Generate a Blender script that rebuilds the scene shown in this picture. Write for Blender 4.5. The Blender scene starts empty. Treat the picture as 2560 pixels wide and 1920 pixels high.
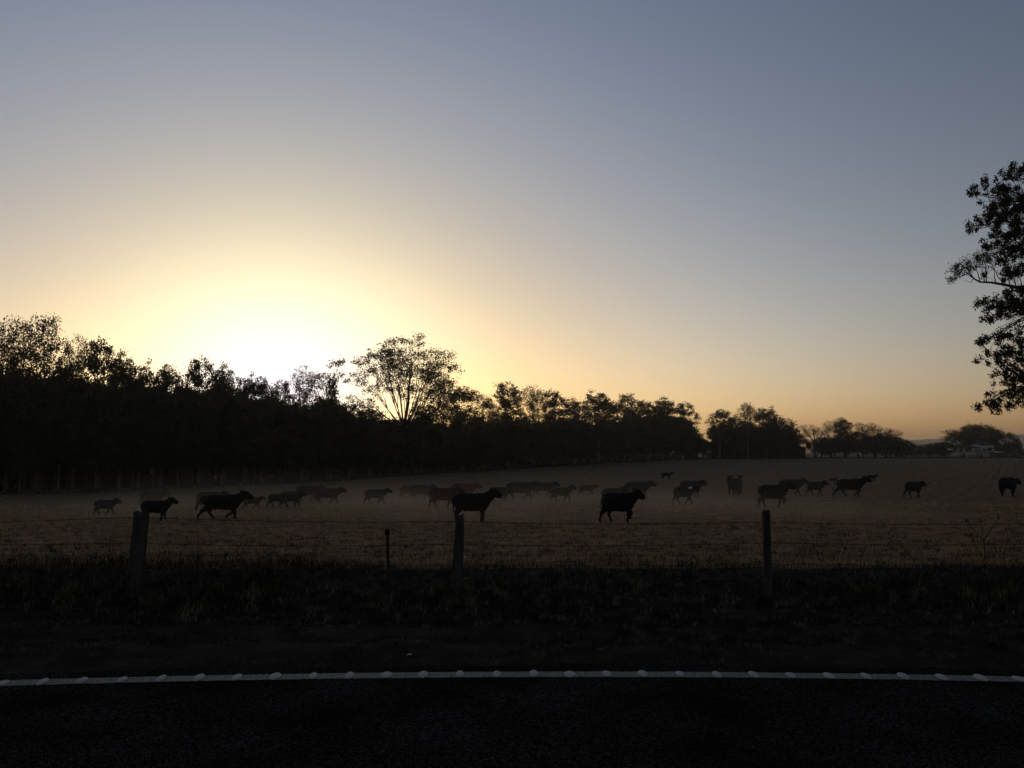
import bpy, math, random
import numpy as np
from mathutils import Vector, Matrix
R = math.radians
random.seed(7)
rng = np.random.default_rng(11)
sc = bpy.context.scene
C = sc.collection

# ------------------------------------------------------------------ camera
EYE = 1.52
F = 2357.0                       # focal length in pixels of the 2560 px wide photograph
PITCH = math.atan(170 / F)
cam = bpy.data.cameras.new("camera")
camo = bpy.data.objects.new("camera", cam)
C.objects.link(camo)
camo.location = (0, 0, EYE)
camo.rotation_euler = (R(90) + PITCH, 0, 0)
cam.sensor_width = 36
cam.lens = 36 * F / 2560
cam.clip_start = 0.05
cam.clip_end = 20000
sc.camera = camo

# ------------------------------------------------------------------ sky
SUN_EL, SUN_AZ = R(2.6), R(-14)
world = bpy.data.worlds.new("World")
sc.world = world
world.use_nodes = True
wn, wl = world.node_tree.nodes, world.node_tree.links


def wmath(op, a, b=None, c=None):
    n = wn.new('ShaderNodeMath')
    n.operation = op
    for i, v in enumerate((a, b, c)):
        if v is None:
            continue
        if isinstance(v, (int, float)):
            n.inputs[i].default_value = v
        else:
            wl.new(v, n.inputs[i])
    return n.outputs[0]


sky = wn.new('ShaderNodeTexSky')
sky.sky_type = 'NISHITA'
sky.sun_disc = False
sky.sun_elevation = SUN_EL
sky.sun_rotation = SUN_AZ
sky.air_density, sky.dust_density, sky.ozone_density = 1.0, 2.0, 3.0
geo = wn.new('ShaderNodeTexCoord')
sepv = wn.new('ShaderNodeSeparateXYZ')
wl.new(geo.outputs['Generated'], sepv.inputs[0])
zc = wmath('MAXIMUM', sepv.outputs[2], 0.0)
eA = wmath('EXPONENT', wmath('DIVIDE', zc, -0.12))
eB = wmath('EXPONENT', wmath('DIVIDE', zc, -0.4))
SUNV = (math.sin(SUN_AZ) * math.cos(SUN_EL), math.cos(SUN_AZ) * math.cos(SUN_EL), math.sin(SUN_EL))
dx_, dy_, dz_ = (wmath('SUBTRACT', sepv.outputs[i], SUNV[i]) for i in range(3))
h2 = wmath('ADD', wmath('MULTIPLY', dx_, dx_), wmath('MULTIPLY', dy_, dy_))
v2 = wmath('MULTIPLY', dz_, dz_)


def glow(sh, sv):
    return wmath('EXPONENT', wmath('ADD', wmath('MULTIPLY', h2, -1 / sh ** 2), wmath('MULTIPLY', v2, -1 / sv ** 2)))


gl, gw, gb, gm = glow(0.13, 0.09), glow(0.26, 0.18), glow(0.85, 1.1), glow(0.20, 0.15)
sepc = wn.new('ShaderNodeSeparateColor')
wl.new(sky.outputs[0], sepc.inputs[0])
comb = wn.new('ShaderNodeCombineColor')
# dusty evening air: each channel of the sky, graded with height above the horizon and nearness to the sun
GRADE = [(-0.901, 0.644, 0.382, 1.244, -1.291, -1.262, 0.404, 1.61), (-0.823, 0.72, 0.585, 0.763, -1.181, -1.959, 0.776, 2.37), (-0.722, 0.754, 1.007, 0.248, -0.011, -2.371, 1.016, 2.497)]
for i, (k0, g, a, b, q, q2, q3, q4) in enumerate(GRADE):
    pw = wmath('POWER', wmath('MAXIMUM', wmath('MULTIPLY', sepc.outputs[i], 0.1), 0.0004), g)
    ex = wmath('ADD', wmath('MULTIPLY', eA, a), wmath('ADD', wmath('MULTIPLY', eB, b), wmath('MULTIPLY_ADD', gb, q3, wmath('MULTIPLY_ADD', gw, q2, wmath('MULTIPLY_ADD', gm, q4, wmath('MULTIPLY_ADD', gl, q, k0))))))
    wl.new(wmath('MULTIPLY', wmath('MULTIPLY', pw, wmath('EXPONENT', ex)), 10.0), comb.inputs[i])
bg = wn['Background']
wl.new(comb.outputs[0], bg.inputs[0])
bg.inputs[1].default_value = 0.1

# ------------------------------------------------------------------ sun (almost down, behind the trees)
sun = bpy.data.lights.new("sun", 'SUN')
sun.energy = 0.12
sun.color = (1.0, 0.72, 0.42)
sun.angle = R(0.6)
suno = bpy.data.objects.new("sun", sun)
C.objects.link(suno)
suno.rotation_euler = Vector(SUNV).to_track_quat('Z', 'Y').to_euler()

sc.render.engine = 'CYCLES'
vs = sc.view_settings
vs.view_transform = 'Standard'
vs.look = 'None'
vs.exposure = 0.0
vs.gamma = 1.0
sc.cycles.use_denoising = True
sc.cycles.max_bounces = 6
sc.cycles.diffuse_bounces = 2
sc.cycles.glossy_bounces = 2
sc.cycles.transmission_bounces = 3
sc.cycles.volume_bounces = 0
sc.cycles.transparent_max_bounces = 8
sc.cycles.volume_step_rate = 1.0
sc.cycles.volume_max_steps = 64


# ------------------------------------------------------------------ materials
def material(name):
    m = bpy.data.materials.new(name)
    m.use_nodes = True
    nt = m.node_tree
    b = nt.nodes['Principled BSDF']
    b.inputs['Specular IOR Level'].default_value = 0.15
    return m, nt, b


def mix_mat(name, cols, scale=4.0, detail=6, rough=0.9, bump=0.0, bscale=None, stops=None, spec=0.15, stretch=None, translucent=0.0, tcol=(0.20, 0.15, 0.06, 1)):
    """noise driven colour ramp on object coordinates"""
    m, nt, b = material(name)
    n, l = nt.nodes, nt.links
    tc = n.new('ShaderNodeTexCoord')
    mp = n.new('ShaderNodeMapping')
    l.new(tc.outputs['Object'], mp.inputs[0])
    if stretch:
        mp.inputs['Scale'].default_value = stretch
    nz = n.new('ShaderNodeTexNoise')
    nz.inputs['Scale'].default_value = scale
    nz.inputs['Detail'].default_value = detail
    nz.inputs['Roughness'].default_value = 0.65
    l.new(mp.outputs[0], nz.inputs['Vector'])
    cr = n.new('ShaderNodeValToRGB')
    el = cr.color_ramp.elements
    st = stops or [0.3 + 0.4 * i / (len(cols) - 1) for i in range(len(cols))]
    while len(el) < len(cols):
        el.new(0.5)
    for e, c, s in zip(el, cols, st):
        e.position = s
        e.color = (*c, 1)
    l.new(nz.outputs[0], cr.inputs[0])
    l.new(cr.outputs[0], b.inputs['Base Color'])
    b.inputs['Roughness'].default_value = rough
    b.inputs['Specular IOR Level'].default_value = spec
    if bump:
        nb = n.new('ShaderNodeTexNoise')
        nb.inputs['Scale'].default_value = bscale or scale * 3
        nb.inputs['Detail'].default_value = 8
        l.new(mp.outputs[0], nb.inputs['Vector'])
        bp = n.new('ShaderNodeBump')
        bp.inputs['Strength'].default_value = 1.0
        bp.inputs['Distance'].default_value = bump
        l.new(nb.outputs[0], bp.inputs['Height'])
        l.new(bp.outputs[0], b.inputs['Normal'])
    if translucent:
        tr = n.new('ShaderNodeBsdfTranslucent')
        tr.inputs[0].default_value = tcol
        mx = n.new('ShaderNodeMixShader')
        mx.inputs[0].default_value = translucent
        l.new(b.outputs[0], mx.inputs[1])
        l.new(tr.outputs[0], mx.inputs[2])
        l.new(mx.outputs[0], n['Material Output'].inputs[0])
    return m


M = {}
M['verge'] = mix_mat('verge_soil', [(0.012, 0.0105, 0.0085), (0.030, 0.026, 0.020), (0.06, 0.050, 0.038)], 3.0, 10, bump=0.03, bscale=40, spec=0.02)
M['forest_floor'] = mix_mat('leaf_litter', [(0.02, 0.018, 0.015), (0.06, 0.05, 0.04)], 0.4, 8, spec=0.02)
M['leaf'] = mix_mat('gum_leaves', [(0.022, 0.024, 0.012), (0.05, 0.05, 0.025), (0.07, 0.06, 0.03)], 0.6, 3, rough=0.8, translucent=0.4)
M['leaf_dark'] = mix_mat('dense_leaves', [(0.018, 0.022, 0.012), (0.04, 0.045, 0.022)], 0.6, 3, rough=0.8, translucent=0.2)
M['leaf_dry'] = mix_mat('dry_leaves', [(0.06, 0.045, 0.022), (0.12, 0.085, 0.045)], 0.6, 3, rough=0.8, translucent=0.45)
M['bark'] = mix_mat('pale_bark', [(0.10, 0.085, 0.07), (0.24, 0.22, 0.19)], 1.5, 6, bump=0.02, stretch=(1, 1, 0.25))
M['bark_mid'] = mix_mat('grey_bark', [(0.05, 0.045, 0.04), (0.13, 0.115, 0.10)], 1.5, 6, bump=0.02, stretch=(1, 1, 0.25))
M['bark_dark'] = mix_mat('dark_bark', [(0.035, 0.028, 0.022), (0.09, 0.075, 0.06)], 2.0, 6, bump=0.02, stretch=(1, 1, 0.25))
M['post'] = mix_mat('weathered_post_timber', [(0.010, 0.0095, 0.009), (0.055, 0.053, 0.052), (0.10, 0.098, 0.095)], 9, 8, bump=0.012, bscale=14, stretch=(1, 1, 0.12))
M['wire'] = mix_mat('rusty_wire', [(0.02, 0.015, 0.012), (0.05, 0.035, 0.03)], 60, 3, rough=0.7)
M['picket'] = mix_mat('rusty_picket_steel', [(0.03, 0.012, 0.01), (0.07, 0.03, 0.022)], 30, 4, rough=0.8)
M['hide_black'] = mix_mat('black_hide', [(0.004, 0.004, 0.004), (0.011, 0.010, 0.009)], 3, 4, rough=0.75)
M['hide_dark'] = mix_mat('dark_brown_hide', [(0.014, 0.009, 0.007), (0.03, 0.018, 0.013)], 3, 4, rough=0.8)
M['hide_red'] = mix_mat('red_brown_hide', [(0.036, 0.015, 0.010), (0.072, 0.031, 0.020)], 2.5, 4, rough=0.8)
M['hide_grey'] = mix_mat('grey_hide', [(0.022, 0.018, 0.015), (0.045, 0.037, 0.031)], 2.5, 4, rough=0.8)
M['hide_blue'] = mix_mat('slate_hide', [(0.012, 0.012, 0.013), (0.026, 0.025, 0.026)], 2.5, 4, rough=0.8)
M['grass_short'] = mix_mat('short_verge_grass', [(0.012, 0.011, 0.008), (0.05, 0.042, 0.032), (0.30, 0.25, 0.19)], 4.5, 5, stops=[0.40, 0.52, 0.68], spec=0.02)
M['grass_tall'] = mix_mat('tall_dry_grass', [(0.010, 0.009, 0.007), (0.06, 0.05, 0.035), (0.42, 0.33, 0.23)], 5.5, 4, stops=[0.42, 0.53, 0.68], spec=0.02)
M['straw'] = mix_mat('stubble_straw', [(0.17, 0.10, 0.05), (0.58, 0.36, 0.19), (0.88, 0.63, 0.40)], 1.1, 8, spec=0.02)
M['sprig'] = mix_mat('dry_sprig', [(0.05, 0.045, 0.035), (0.16, 0.14, 0.115)], 7, 3, spec=0.02)
M['weed'] = mix_mat('dry_weed_stems', [(0.02, 0.015, 0.01), (0.06, 0.045, 0.03)], 8, 4)
M['white_wall'] = mix_mat('white_weatherboard', [(0.48, 0.50, 0.50), (0.62, 0.64, 0.64)], 1.5, 6, rough=0.6)
M['roof'] = mix_mat('grey_iron_roof', [(0.02, 0.02, 0.021), (0.045, 0.044, 0.045)], 2, 5, rough=0.7)
M['window'] = mix_mat('dark_window_glass', [(0.01, 0.01, 0.012), (0.02, 0.02, 0.024)], 1, 2, rough=0.15, spec=0.5)
M['shed'] = mix_mat('grey_shed_iron', [(0.08, 0.08, 0.09), (0.15, 0.15, 0.16)], 1.2, 5)
M['hill'] = mix_mat('wooded_hill', [(0.10, 0.068, 0.055), (0.17, 0.115, 0.09)], 0.012, 8)
M['litter'] = mix_mat('pale_litter', [(0.45, 0.45, 0.45), (0.6, 0.6, 0.6)], 30, 3, rough=0.5)
M['dead_leaf'] = mix_mat('dead_leaf', [(0.05, 0.042, 0.035), (0.10, 0.085, 0.07)], 30, 3)

# asphalt: dark binder with paler stone chips
m, nt, b = material('asphalt')
n, l = nt.nodes, nt.links
tc = n.new('ShaderNodeTexCoord')
vo = n.new('ShaderNodeTexVoronoi')
vo.inputs['Scale'].default_value = 105
l.new(tc.outputs['Object'], vo.inputs['Vector'])
big = n.new('ShaderNodeTexNoise')
big.inputs['Scale'].default_value = 1.3
big.inputs['Detail'].default_value = 7
l.new(tc.outputs['Object'], big.inputs['Vector'])
sv = n.new('ShaderNodeSeparateColor')
l.new(vo.outputs['Color'], sv.inputs[0])
cr = n.new('ShaderNodeValToRGB')
cr.color_ramp.elements[0].position = 0.45
cr.color_ramp.elements[0].color = (0.013, 0.0118, 0.010, 1)
cr.color_ramp.elements[1].position = 1.0
cr.color_ramp.elements[1].color = (0.105, 0.095, 0.082, 1)
l.new(sv.outputs[0], cr.inputs[0])
mr = n.new('ShaderNodeMapRange')
mr.inputs[1].default_value, mr.inputs[2].default_value = 0.3, 0.7
mr.inputs[3].default_value, mr.inputs[4].default_value = 0.35, 1.05
l.new(big.outputs[0], mr.inputs[0])
mu = n.new('ShaderNodeMix')
mu.data_type = 'RGBA'
mu.blend_type = 'MULTIPLY'
mu.inputs[0].default_value = 1
l.new(cr.outputs[0], mu.inputs[6])
l.new(mr.outputs[0], mu.inputs[7])
l.new(mu.outputs[2], b.inputs['Base Color'])
b.inputs['Roughness'].default_value = 0.9
b.inputs['Specular IOR Level'].default_value = 0.0
bp = n.new('ShaderNodeBump')
bp.inputs['Distance'].default_value = 0.006
bp.inputs['Strength'].default_value = 1.0
l.new(vo.outputs['Distance'], bp.inputs['Height'])
l.new(bp.outputs[0], b.inputs['Normal'])
M['asphalt'] = m


def paint_mat(name, lo, hi, wear):
    m, nt, b = material(name)
    n, l = nt.nodes, nt.links
    tc = n.new('ShaderNodeTexCoord')
    nz = n.new('ShaderNodeTexNoise')
    nz.inputs['Scale'].default_value = 45
    nz.inputs['Detail'].default_value = 8
    nz.inputs['Roughness'].default_value = 0.75
    l.new(tc.outputs['Object'], nz.inputs['Vector'])
    cr = n.new('ShaderNodeValToRGB')
    e = cr.color_ramp.elements
    e[0].position, e[0].color = wear - 0.06, (0.03, 0.03, 0.032, 1)
    e[1].position, e[1].color = wear + 0.03, (*lo, 1)
    x = e.new(0.75)
    x.color = (*hi, 1)
    l.new(nz.outputs[0], cr.inputs[0])
    l.new(cr.outputs[0], b.inputs['Base Color'])
    b.inputs['Roughness'].default_value = 0.7
    return m


M['line_paint'] = paint_mat('worn_line_paint', (0.20, 0.185, 0.165), (0.36, 0.335, 0.30), 0.46)
M['rib_paint'] = paint_mat('rib_paint', (0.46, 0.44, 0.405), (0.58, 0.56, 0.52), 0.27)

# stubble field: straw, patchy, with faint drill rows
m, nt, b = material('stubble_ground')
n, l = nt.nodes, nt.links
tc = n.new('ShaderNodeTexCoord')
mp = n.new('ShaderNodeMapping')
mp.inputs['Rotation'].default_value = (0, 0, R(28))
l.new(tc.outputs['Object'], mp.inputs[0])
wv = n.new('ShaderNodeTexWave')
wv.inputs['Scale'].default_value = 0.22
wv.inputs['Distortion'].default_value = 3.0
wv.inputs['Detail'].default_value = 3
wv.inputs['Detail Scale'].default_value = 0.4
l.new(mp.outputs[0], wv.inputs['Vector'])
nz = n.new('ShaderNodeTexNoise')
nz.inputs['Scale'].default_value = 0.9
nz.inputs['Detail'].default_value = 12
nz.inputs['Roughness'].default_value = 0.75
l.new(tc.outputs['Object'], nz.inputs['Vector'])
ad = n.new('ShaderNodeMath')
ad.operation = 'MULTIPLY_ADD'
l.new(wv.outputs['Fac'], ad.inputs[0])
ad.inputs[1].default_value = 0.05
l.new(nz.outputs[0], ad.inputs[2])
cr = n.new('ShaderNodeValToRGB')
e = cr.color_ramp.elements
e[0].position, e[0].color = 0.38, (0.075, 0.046, 0.026, 1)
e[1].position, e[1].color = 0.72, (0.42, 0.255, 0.135, 1)
x = e.new(0.53)
x.color = (0.215, 0.13, 0.07, 1)
l.new(ad.outputs[0], cr.inputs[0])
l.new(cr.outputs[0], b.inputs['Base Color'])
b.inputs['Roughness'].default_value = 1.0
b.inputs['Specular IOR Level'].default_value = 0.05
nb = n.new('ShaderNodeTexNoise')
nb.inputs['Scale'].default_value = 6
nb.inputs['Detail'].default_value = 8
l.new(tc.outputs['Object'], nb.inputs['Vector'])
bp = n.new('ShaderNodeBump')
bp.inputs['Distance'].default_value = 0.12
l.new(nb.outputs[0], bp.inputs['Height'])
l.new(bp.outputs[0], b.inputs['Normal'])
M['stubble'] = m


# ------------------------------------------------------------------ mesh helpers
def mesh_np(name, V, Fc, mat, parent=None, smooth=False, loc=None):
    """V (n,3), Fc list of (k, array (m,k)) groups or one array"""
    me = bpy.data.meshes.new(name)
    V = np.asarray(V, dtype=np.float32)
    groups = Fc if isinstance(Fc, list) else [Fc]
    groups = [np.asarray(g, dtype=np.int32) for g in groups if len(g)]
    me.vertices.add(len(V))
    me.vertices.foreach_set('co', V.ravel())
    nl = sum(g.size for g in groups)
    me.loops.add(nl)
    me.loops.foreach_set('vertex_index', np.concatenate([g.ravel() for g in groups]))
    st, tot, off = [], [], 0
    for g in groups:
        k = g.shape[1]
        st.append(off + np.arange(len(g)) * k)
        tot.append(np.full(len(g), k))
        off += g.size
    st = np.concatenate(st).astype(np.int32)
    me.polygons.add(len(st))
    me.polygons.foreach_set('loop_start', st)
    me.polygons.foreach_set('loop_total', np.concatenate(tot).astype(np.int32))
    if smooth:
        me.polygons.foreach_set('use_smooth', np.ones(len(st), dtype=bool))
    me.update(calc_edges=True)
    me.materials.append(mat)
    o = bpy.data.objects.new(name, me)
    C.objects.link(o)
    if parent is not None:
        o.parent = parent
    if loc is not None:
        o.location = loc
    return o


class MB:
    """collects boxes, tubes and quads into one mesh"""
    def __init__(s):
        s.v, s.q, s.t, s.n = [], [], [], 0

    def add(s, V, Q=None, T=None):
        V = np.asarray(V, float)
        if Q is not None and len(Q):
            s.q.append(np.asarray(Q) + s.n)
        if T is not None and len(T):
            s.t.append(np.asarray(T) + s.n)
        s.v.append(V)
        s.n += len(V)

    def box(s, x0, x1, y0, y1, z0, z1):
        V = [(x, y, z) for z in (z0, z1) for y in (y0, y1) for x in (x0, x1)]
        s.add(V, [(0, 2, 3, 1), (4, 5, 7, 6), (0, 1, 5, 4), (2, 6, 7, 3), (0, 4, 6, 2), (1, 3, 7, 5)])

    def tube(s, pts, rad, k=5, cap=True):
        P = np.asarray(pts, float)
        rad = np.broadcast_to(np.asarray(rad, float), (len(P),))
        T = np.gradient(P, axis=0)
        T /= np.linalg.norm(T, axis=1, keepdims=True) + 1e-9
        up = np.array([0.0, 0, 1]) if abs(T[:, 2]).mean() < 0.8 else np.array([0.0, 1, 0])
        A = np.cross(T, up)
        A /= np.linalg.norm(A, axis=1, keepdims=True) + 1e-9
        B = np.cross(T, A)
        th = np.arange(k) * 2 * math.pi / k
        ring = P[:, None] + rad[:, None, None] * (np.cos(th)[None, :, None] * A[:, None] + np.sin(th)[None, :, None] * B[:, None])
        V = ring.reshape(-1, 3)
        i = np.arange(len(P) - 1)[:, None] * k
        j = np.arange(k)[None]
        j2 = (j + 1) % k
        Q = np.stack([i + j, i + j2, i + k + j2, i + k + j], -1).reshape(-1, 4)
        tr = []
        if cap and k == 4:
            Q = np.vstack([Q, [[3, 2, 1, 0]], [[(len(P) - 1) * k + a for a in range(4)]]])
        elif cap:
            e = (len(P) - 1) * k
            tr = [(0, a + 1, a) for a in range(1, k - 1)] + [(e, e + a, e + a + 1) for a in range(1, k - 1)]
        s.add(V, Q, tr)

    def loft(s, rings):
        """list of rings, each (k,3); capped with fans"""
        k = len(rings[0])
        V = np.vstack(rings)
        nR = len(rings)
        i = np.arange(nR - 1)[:, None] * k
        j = np.arange(k)[None]
        j2 = (j + 1) % k
        Q = np.stack([i + j, i + j2, i + k + j2, i + k + j], -1).reshape(-1, 4)
        e = (nR - 1) * k
        tr = [(0, a + 1, a) for a in range(1, k - 1)] + [(e, e + a, e + a + 1) for a in range(1, k - 1)]
        s.add(V, Q, tr)

    def obj(s, name, mat, parent=None, smooth=False, loc=None):
        V = np.vstack(s.v)
        g = []
        if s.q:
            g.append(np.vstack(s.q))
        if s.t:
            g.append(np.vstack(s.t))
        return mesh_np(name, V, g, mat, parent, smooth, loc)


def tag(o, label=None, cat=None, group=None, kind=None):
    if label:
        o['label'] = label
    if cat:
        o['category'] = cat
    if group:
        o['group'] = group
    if kind:
        o['kind'] = kind
    return o


def empty(name, loc=(0, 0, 0), rz=0.0):
    o = bpy.data.objects.new(name, None)
    C.objects.link(o)
    o.location = loc
    o.rotation_euler = (0, 0, rz)
    o.empty_display_size = 0.3
    return o


def copy_tree(o, parent=None):
    c = o.copy()
    C.objects.link(c)
    c.parent = parent
    for ch in o.children:
        copy_tree(ch, c)
    return c


# ------------------------------------------------------------------ terrain
ZY = [-200, 6.4, 7.3, 12.2, 13.2, 16, 20, 30, 40, 55, 75, 100, 130, 160, 200, 240, 280, 310, 400, 1000, 20000]
ZZ = [-0.05, -0.05, 0, 0, -0.04, -0.16, -0.36, -0.85, -1.3, -1.65, -2.05, -2.4, -2.5, -2.3, -1.9, -1.3, -0.78, -0.62, -0.62, -1.0, -1.0]
_yy = np.concatenate([np.linspace(-200, 0, 50), np.linspace(0.1, 420, 2100)])
_zz = np.interp(_yy, ZY, ZZ)
_k = np.exp(-0.5 * (np.arange(-40, 41) / 14.0) ** 2)
_k /= _k.sum()
_sm = np.convolve(_zz, _k, mode='same')
_w = np.clip((_yy - 14) / 12, 0, 1) * np.clip((415 - _yy) / 20, 0, 1)
_zz = _zz * (1 - _w) + _sm * _w


def sstep(a, b, x):
    t = np.clip((x - a) / (b - a), 0, 1)
    return t * t * (3 - 2 * t)


def terrain(X, Y):
    X = np.asarray(X, float)
    Y = np.asarray(Y, float)
    z = np.where(Y < 418, np.interp(Y, _yy, _zz), np.interp(Y, ZY, ZZ))
    t = -X / np.maximum(Y, 1)
    z = z - 0.55 * sstep(0.1, 0.5, t) * sstep(40, 95, Y)
    # small swells and hoof-worn unevenness
    z = z + sstep(14, 40, Y) * (0.05 * np.sin(X * 0.31 + 1.3 * np.sin(Y * 0.11)) + 0.04 * np.sin(Y * 0.43 + X * 0.17))
    v = sstep(7.0, 7.6, Y) * (1 - sstep(13, 15, Y))
    z = z + v * (0.016 * np.sin(X * 2.3 + Y * 3.1) + 0.014 * np.sin(X * 5.1 - Y * 4.3 + 1) + 0.01 * np.sin(X * 9.7 + Y * 7.9))
    return z


cp, sp = math.cos(PITCH), math.sin(PITCH)


def ray(px, py):
    d = np.array([(px - 1280) / F, 1.0, -(py - 960) / F])
    return np.array([d[0], d[1] * cp - d[2] * sp, d[1] * sp + d[2] * cp])


def ground_at(px, py, far=False):
    """the point of the ground seen in a given direction (nearest one)"""
    d = ray(px, py)
    d = d / d[1]
    Y = np.concatenate([np.arange(5, 60, 0.02), np.arange(60, 420, 0.05)])
    zz = terrain(d[0] * Y, Y) - (EYE + d[2] * Y)
    i = np.nonzero(zz > 0)[0]
    Yh = Y[i[0]] if len(i) else 300.0
    return float(d[0] * Yh), float(Yh), float(terrain(d[0] * Yh, Yh))


def col_at(px, Y):
    """x of a pixel column at depth Y"""
    return (px - 1280) / F * Y


def z_at(py, Y):
    d = ray(1280, py)
    return EYE + d[2] / d[1] * Y


def line_y(x):
    dx = np.asarray(x, float) - 0.5
    a = np.abs(dx)
    return 6.575 - np.where(a < 6, 0.0168 * dx * dx, 0.0168 * 36 + 0.2 * (a - 6))


TL_PX = [-900, -600, 0, 300, 600, 900, 1200, 1450, 1700, 2000, 2560, 3600]
TL_Y = [80, 88, 100, 108, 120, 140, 178, 225, 285, 310, 325, 330]


def edge_y(px):
    return float(np.interp(px, TL_PX, TL_Y))


# one sheet of ground to the horizon, divided where the surface changes
xs = np.sinh(np.linspace(-7.0, 7.0, 281)) * 13.0
ys = np.concatenate([np.linspace(-120, 5.5, 14), np.arange(5.9, 16, 0.14), np.geomspace(16.1, 340, 170), np.geomspace(350, 6900, 40)])
GX, GY = np.meshgrid(xs, ys)
GZ = terrain(GX, GY)
nx, ny = len(xs), len(ys)
V = np.stack([GX, GY, GZ], -1).reshape(-1, 3)
ii, jj = np.meshgrid(np.arange(nx - 1), np.arange(ny - 1))
Q = np.stack([jj * nx + ii, jj * nx + ii + 1, (jj + 1) * nx + ii + 1, (jj + 1) * nx + ii], -1).reshape(-1, 4)
cx = V[Q, 0].mean(1)
cy = V[Q, 1].mean(1)
pxc = cx / np.maximum(cy, 1) * F + 1280
ey = np.interp(pxc, TL_PX, TL_Y)
is_field = (cy > 12.55) & (cy < ey) & (pxc > -1400) & (pxc < 4200)
is_verge = (cy <= 12.55)


def sub(Qs):
    u, inv = np.unique(Qs, return_inverse=True)
    return V[u], inv.reshape(Qs.shape)


for nm, msk, mt in (('verge', is_verge, 'verge'), ('stubble_field', is_field, 'stubble'), ('ground', ~is_field & ~is_verge, 'forest_floor')):
    vv, qq = sub(Q[msk])
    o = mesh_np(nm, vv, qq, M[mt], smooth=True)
    tag(o, kind='structure')

# road sheet with its ragged outer edge, and the painted edge line
rx = np.linspace(-60, 60, 601)
ry_edge = line_y(rx) + 0.30 + 0.03 * np.sin(rx * 2.1) + 0.02 * np.sin(rx * 7.3) + rng.normal(0, 0.008, len(rx))
rows = [np.full_like(rx, -3.5), np.full_like(rx, 0.0), line_y(rx) - 0.5, ry_edge]
RV = np.stack([np.stack([rx, r, np.full_like(rx, 0.0)], -1) for r in rows]).reshape(-1, 3)
RV[:, 2] = 0.0
k = len(rx)
ii, jj = np.meshgrid(np.arange(k - 1), np.arange(3))
RQ = np.stack([jj * k + ii, jj * k + ii + 1, (jj + 1) * k + ii + 1, (jj + 1) * k + ii], -1).reshape(-1, 4)
tag(mesh_np('road', RV, RQ, M['asphalt']), kind='structure')
lx = np.linspace(-40, 40, 1601)
hw = 0.078
ra, rb = rng.normal(0, 0.0022, len(lx)), rng.normal(0, 0.0022, len(lx))
LV = np.vstack([np.stack([lx, line_y(lx) - hw + ra, np.full_like(lx, 0.004)], -1), np.stack([lx, line_y(lx) + hw + rb, np.full_like(lx, 0.004)], -1)])
k = len(lx)
i = np.arange(k - 1)
edge_line = mesh_np('edge_line', LV, np.stack([i, i + 1, k + i + 1, k + i], -1), M['line_paint'])
tag(edge_line, kind='structure')
# raised thermoplastic ribs laid across the line
rib = MB()
rings = []
for t in np.linspace(0, 1, 6):
    r = math.cos(t * math.pi / 2)
    th = np.arange(14) * 2 * math.pi / 14
    rings.append(np.stack([0.036 * max(r, 0.06) ** 0.8 * np.cos(th), 0.088 * max(r, 0.06) ** 0.6 * np.sin(th), np.full(14, 0.0145 * math.sin(t * math.pi / 2))], -1))
rib.loft(rings)
px0 = None
rib0 = None
X = -8.6
while X < 8.6:
    if rib0 is None:
        o = rib0 = rib.obj('rumble_rib', M['rib_paint'], edge_line, smooth=True)
    else:
        o = rib0.copy()
        C.objects.link(o)
    o.location = (X, float(line_y(X)) + random.uniform(-.004, .012), 0.0045)
    o.rotation_euler = (0, 0, math.atan(-2 * 0.0168 * (X - 0.5)) + random.uniform(-.04, .04))
    o.scale = (random.uniform(.75, 1.15), random.uniform(.85, 1.05), random.uniform(.55, 1.15))
    X += 0.25 + random.uniform(-.004, .004)

# hills far behind on the right
hx = np.linspace(1400, 5900, 200)
hy = np.linspace(4300, 6200, 24)
HX, HY = np.meshgrid(hx, hy)
az = HX / 5100 * F + 1280
ridge = np.interp(az, [1960, 2150, 2260, 2330, 2400, 2480, 2530, 2600, 2800, 3300, 5400], [0, 25, 64, 70, 68, 84, 97, 98, 100, 90, 96])
nzv = 3.2 * np.sin(HX * 0.011) + 2.2 * np.sin(HX * 0.027 + 2) + 1.5 * np.sin(HX * .07 + HY * .01) + 1.0 * np.sin(HX * .19 + HY * .02)
prof = np.sin(np.clip((HY - 4300) / 1900, 0, 1) * math.pi) ** 0.8
HZ = -3 + prof * (ridge + nzv * (ridge > 5) + 2)
k = len(hx)
ii, jj = np.meshgrid(np.arange(k - 1), np.arange(len(hy) - 1))
HQ = np.stack([jj * k + ii, jj * k + ii + 1, (jj + 1) * k + ii + 1, (jj + 1) * k + ii], -1).reshape(-1, 4)
tag(mesh_np('hills', np.stack([HX, HY, HZ], -1).reshape(-1, 3), HQ, M['hill'], smooth=True), kind='structure')


# ------------------------------------------------------------------ trees
def leaf_quads(P, size, rg, droop=0.0, slim=0.45):
    """one bent rhombus per leaf spray at points P"""
    N = len(P)
    d = rg.normal(size=(N, 3))
    d[:, 2] -= droop
    d /= np.linalg.norm(d, axis=1, keepdims=True)
    e = np.cross(d, rg.normal(size=(N, 3)))
    e /= np.linalg.norm(e, axis=1, keepdims=True) + 1e-9
    s = size * rg.uniform(0.55, 1.3, (N, 1))
    a = P - d * s * 0.5
    c = P + d * s * 0.5
    b1 = P + e * s * slim * 0.5
    b2 = P - e * s * slim * 0.5
    V = np.stack([a, b1, c, b2], 1).reshape(-1, 3)
    return V, np.arange(N * 4).reshape(N, 4)


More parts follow.
